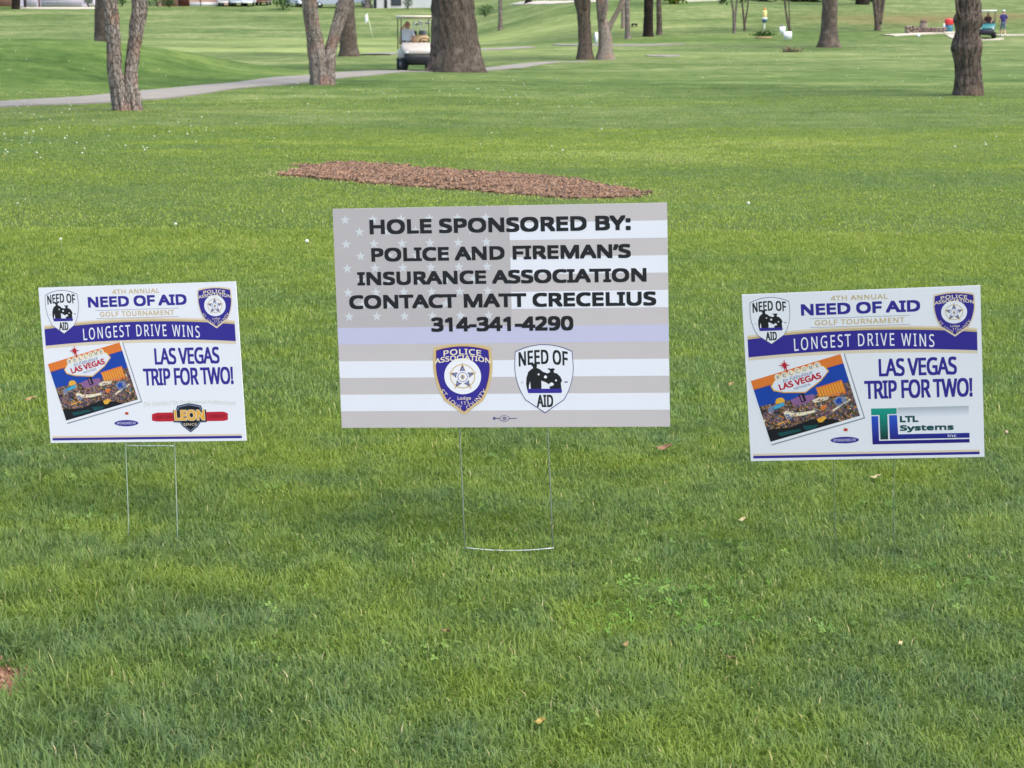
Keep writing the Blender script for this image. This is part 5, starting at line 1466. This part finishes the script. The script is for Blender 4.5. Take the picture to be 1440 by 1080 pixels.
# barrel with red lid
g = ground_at(1334, 45.5, 66); k_ = g.y / FPX
t = thing('barrel', 'teal barrel with a bright red top beside the stone wall', 'barrel', g)
ma = MA(); ma.lathe([(5.0 * k_, 0), (5.3 * k_, .04), (5.5 * k_, 5 * k_), (5.3 * k_, 10 * k_), (4.9 * k_, 10.2 * k_)], n=20); ma.make('drum', paint('barrel_teal', S(58, 116, 132), .5, .08, 5), t)
ma = MA(); ma.lathe([(5.5 * k_, 10.2 * k_), (6.0 * k_, 10.8 * k_), (6.0 * k_, 17 * k_), (5.6 * k_, 18 * k_), (2 * k_, 18.6 * k_)], n=20); ma.make('lid', paint('barrel_red', S(222, 62, 62), .45, .05, 5), t)
g = ground_at(1327.2, 46, 66)
ma = MA(); ma.tube([(0, 0, -.1), (0, 0, 11.5 * k_), (0, 0, 12.5 * k_)], [1.2 * k_, 1.2 * k_, .9 * k_], 10)
tag(ma.make('post', wsm, None, g), 'short white post touching the left side of the red-topped barrel', 'post', 'white posts by the far path')
g = ground_at(1345.5, 50, 66)
ma = MA(); ma.tube([(-.06, 0, -.1), (0, 0, 8 * k_), (.04, 0, 17 * k_), (0, 0, 19 * k_)], [2.6 * k_, 2.1 * k_, 2.0 * k_, 1.5 * k_], 12)
tag(ma.make('post', paint('cream_post', S(214, 204, 184), .6, .08), None, g), 'thick cream post peeping out left of the burled trunk', 'post', 'white posts by the far path')
g = ground_at(1291.5, 52.3, 66)
ma = MA(); ma.ball((0, 0, .11), .13); ma.lathe([(.05, -.04), (.06, .03), (.05, .05)], n=10)
tag(ma.make('tee_marker', wsm, None, g), 'small white ball-shaped tee marker in the grass below the stone wall', 'tee marker')

# little heap of dug-up brown sticks
g = ground_at(1110.5, 73.5, 66); k_ = g.y / FPX
t = thing('twig_heap', 'small heap of brown twigs lying on the lawn left of the thick trunk', 'twig heap', g)
ma = MA(); r = random.Random(12)
for _ in range(46):
    c = Vector((r.choice((-4, 4)) * k_ + r.gauss(0, .14), r.gauss(0, .12), .02)); e = c + Vector((r.gauss(0, .16), r.gauss(0, .1), r.uniform(.05, .34)))
    ma.tube([c, (c + e) / 2 + Vector((r.gauss(0, .02), 0, .02)), e], [.022, .018, .008], 5, r.choice((0, 0, 1)))
ma.make('twigs', [BARK_BROWN, paint('twig_tan', S(150, 116, 96), .9, .2)], t)

# ------------------------------------------------------------------ dandelions, clover heads and litter in the grass
puff = paint('seed_head_white', S(214, 218, 198), .9, .08, 60); yellowf = paint('dandelion_yellow', S(222, 196, 40), .7, .1); stemm = paint('flower_stem', S(126, 140, 80), .7, .1)
def flowers():
    r = np.random.RandomState(77); ma = MA()
    spots = []
    def scatter(n, pxr, pyr):
        for _ in range(int(n * .75)): spots.append((r.uniform(*pxr), r.uniform(*pyr)))
    scatter(34, (0, 130), (185, 240)); scatter(26, (130, 300), (178, 225)); scatter(20, (20, 110), (150, 178)); scatter(28, (180, 500), (120, 215))
    scatter(40, (540, 740), (108, 150)); scatter(16, (700, 860), (105, 160)); scatter(60, (1195, 1300), (66, 84)); scatter(40, (1000, 1160), (68, 92)); scatter(40, (940, 1440), (72, 130))
    scatter(24, (380, 560), (112, 150)); scatter(14, (1250, 1440), (120, 240)); scatter(14, (600, 1000), (180, 232)); scatter(5, (20, 450), (240, 380)); scatter(10, (0, 60), (60, 110)); scatter(14, (60, 330), (84, 112))
    for px, py in spots:
        p = ground_at(px, py); s = .0055 + .005 * r.rand(); s *= 1 + .005 * p.y
        h = .06 + .06 * r.rand()
        k = 1 if r.rand() < .12 else 0
        ma.tube([p, p + Vector((r.randn() * .01, 0, h))], .0025, 4, 2)
        ma.ball(p + Vector((0, 0, h + s * .6)), (s, s, s * (.85 if k == 0 else .5)), k, 7, 5)
    return tag(ma.make('wild_flowers', [puff, yellowf, stemm]), 'scattered white clover and dandelion heads across the far lawn', 'wild flowers', kind='stuff')
flowers()
for px, py, h, lb in ((1413, 648, .045, 'brown dandelion seed head standing just right of the right prize sign'), (1052, 303, .05, 'white dandelion puff on the lawn above the right prize sign'), (432, 362, .05, 'white dandelion puff on the lawn left of the big grey sign')):
    g = ground_at(px, py)
    t = thing('dandelion', lb, 'dandelion', g)
    s = .007 if py > 500 else .012
    ma = MA(); ma.tube([(0, 0, 0), (.002, 0, h * .5), (0, 0, h + .03)], .0016, 6); ma.make('stem', stemm, t)
    ma = MA(); ma.ball((0, 0, h + .03 + s), s, 0, 10, 8); ma.make('flower_head', paint('seed_head_tan', S(170, 150, 120), .9) if py > 500 else puff, t)

leafm = {'tan': paint('dry_leaf_tan', S(150, 126, 84), .8, .15, 60), 'brown': paint('dry_leaf_brown', S(128, 98, 72), .85, .2, 60), 'pale': paint('dry_leaf_pale', S(182, 170, 128), .8, .1, 60), 'yellow': paint('yellow_leaf', S(160, 140, 70), .7, .1, 60), 'white': paint('pale_petal', S(226, 226, 220), .8, .05, 60)}
def fallen_leaf(px, py, L, W, col, rz, label, curl=.3, lift=.026):
    g = ground_at(px, py); ma = MA(); vs = []
    n = 8
    for i in range(n + 1):
        t_ = i / n; w = W * math.sin(math.pi * min(1, t_ ** .8 * .98 + .01)) ; x = (t_ - .5) * L; z = curl * L * (t_ - .5) ** 2 * 1.5
        for s_ in (-1, -.4, 0, .4, 1): vs.append((x, s_ * w / 2, z + abs(s_) * w * .22 + .004 * math.sin(7 * t_ + 3 * s_) * 1))
    ma.add(vs, [(i * 5 + j, (i + 1) * 5 + j, (i + 1) * 5 + j + 1, i * 5 + j + 1) for i in range(n) for j in range(4)], 0, True)
    ma.tube([(-L * .5, 0, curl * L * .37), (-L * .65, .002, curl * L * .3)], .0012, 5)
    o = ma.make('fallen_leaf', leafm[col], None, g + Vector((0, 0, lift)), (rad(25), rad(-8), rz))
    return tag(o, label, 'leaf', 'fallen leaves in the grass')
fallen_leaf(934, 642, .058, .022, 'brown', .25, 'long brown curled leaf lying right of the big sign below its corner', .5)
fallen_leaf(908, 610, .024, .010, 'pale', .1, 'pale leaf scrap just under the lower right corner of the big sign')
fallen_leaf(1028, 550, .026, .016, 'tan', .4, 'small tan leaf left of the right prize sign, level with its photo')
fallen_leaf(44, 572, .040, .018, 'tan', .3, 'tan leaf at the left edge beside the left prize sign')
fallen_leaf(1044, 747, .024, .012, 'pale', .5, 'pale yellowish leaf below the left corner of the right prize sign')
fallen_leaf(1265, 922, .022, .009, 'pale', 1.6, 'pale upright leaf sliver in the lower right lawn')
fallen_leaf(1028, 952, .030, .010, 'tan', -.9, 'narrow orange-tan leaf in the lawn nearest the bottom, right of centre')
fallen_leaf(760, 1032, .022, .015, 'yellow', .3, 'yellow leaf nearest the bottom edge below the big sign')
fallen_leaf(1231, 690, .034, .012, 'pale', .2, 'whitish feathery scrap between the wire legs of the right prize sign')
fallen_leaf(628, 906, .024, .010, 'tan', -.3, 'faint tan leaf in the lawn below the wire foot of the big sign')
fallen_leaf(880, 930, .018, .010, 'tan', .8, 'tiny tan leaf beside the clover below the big sign')
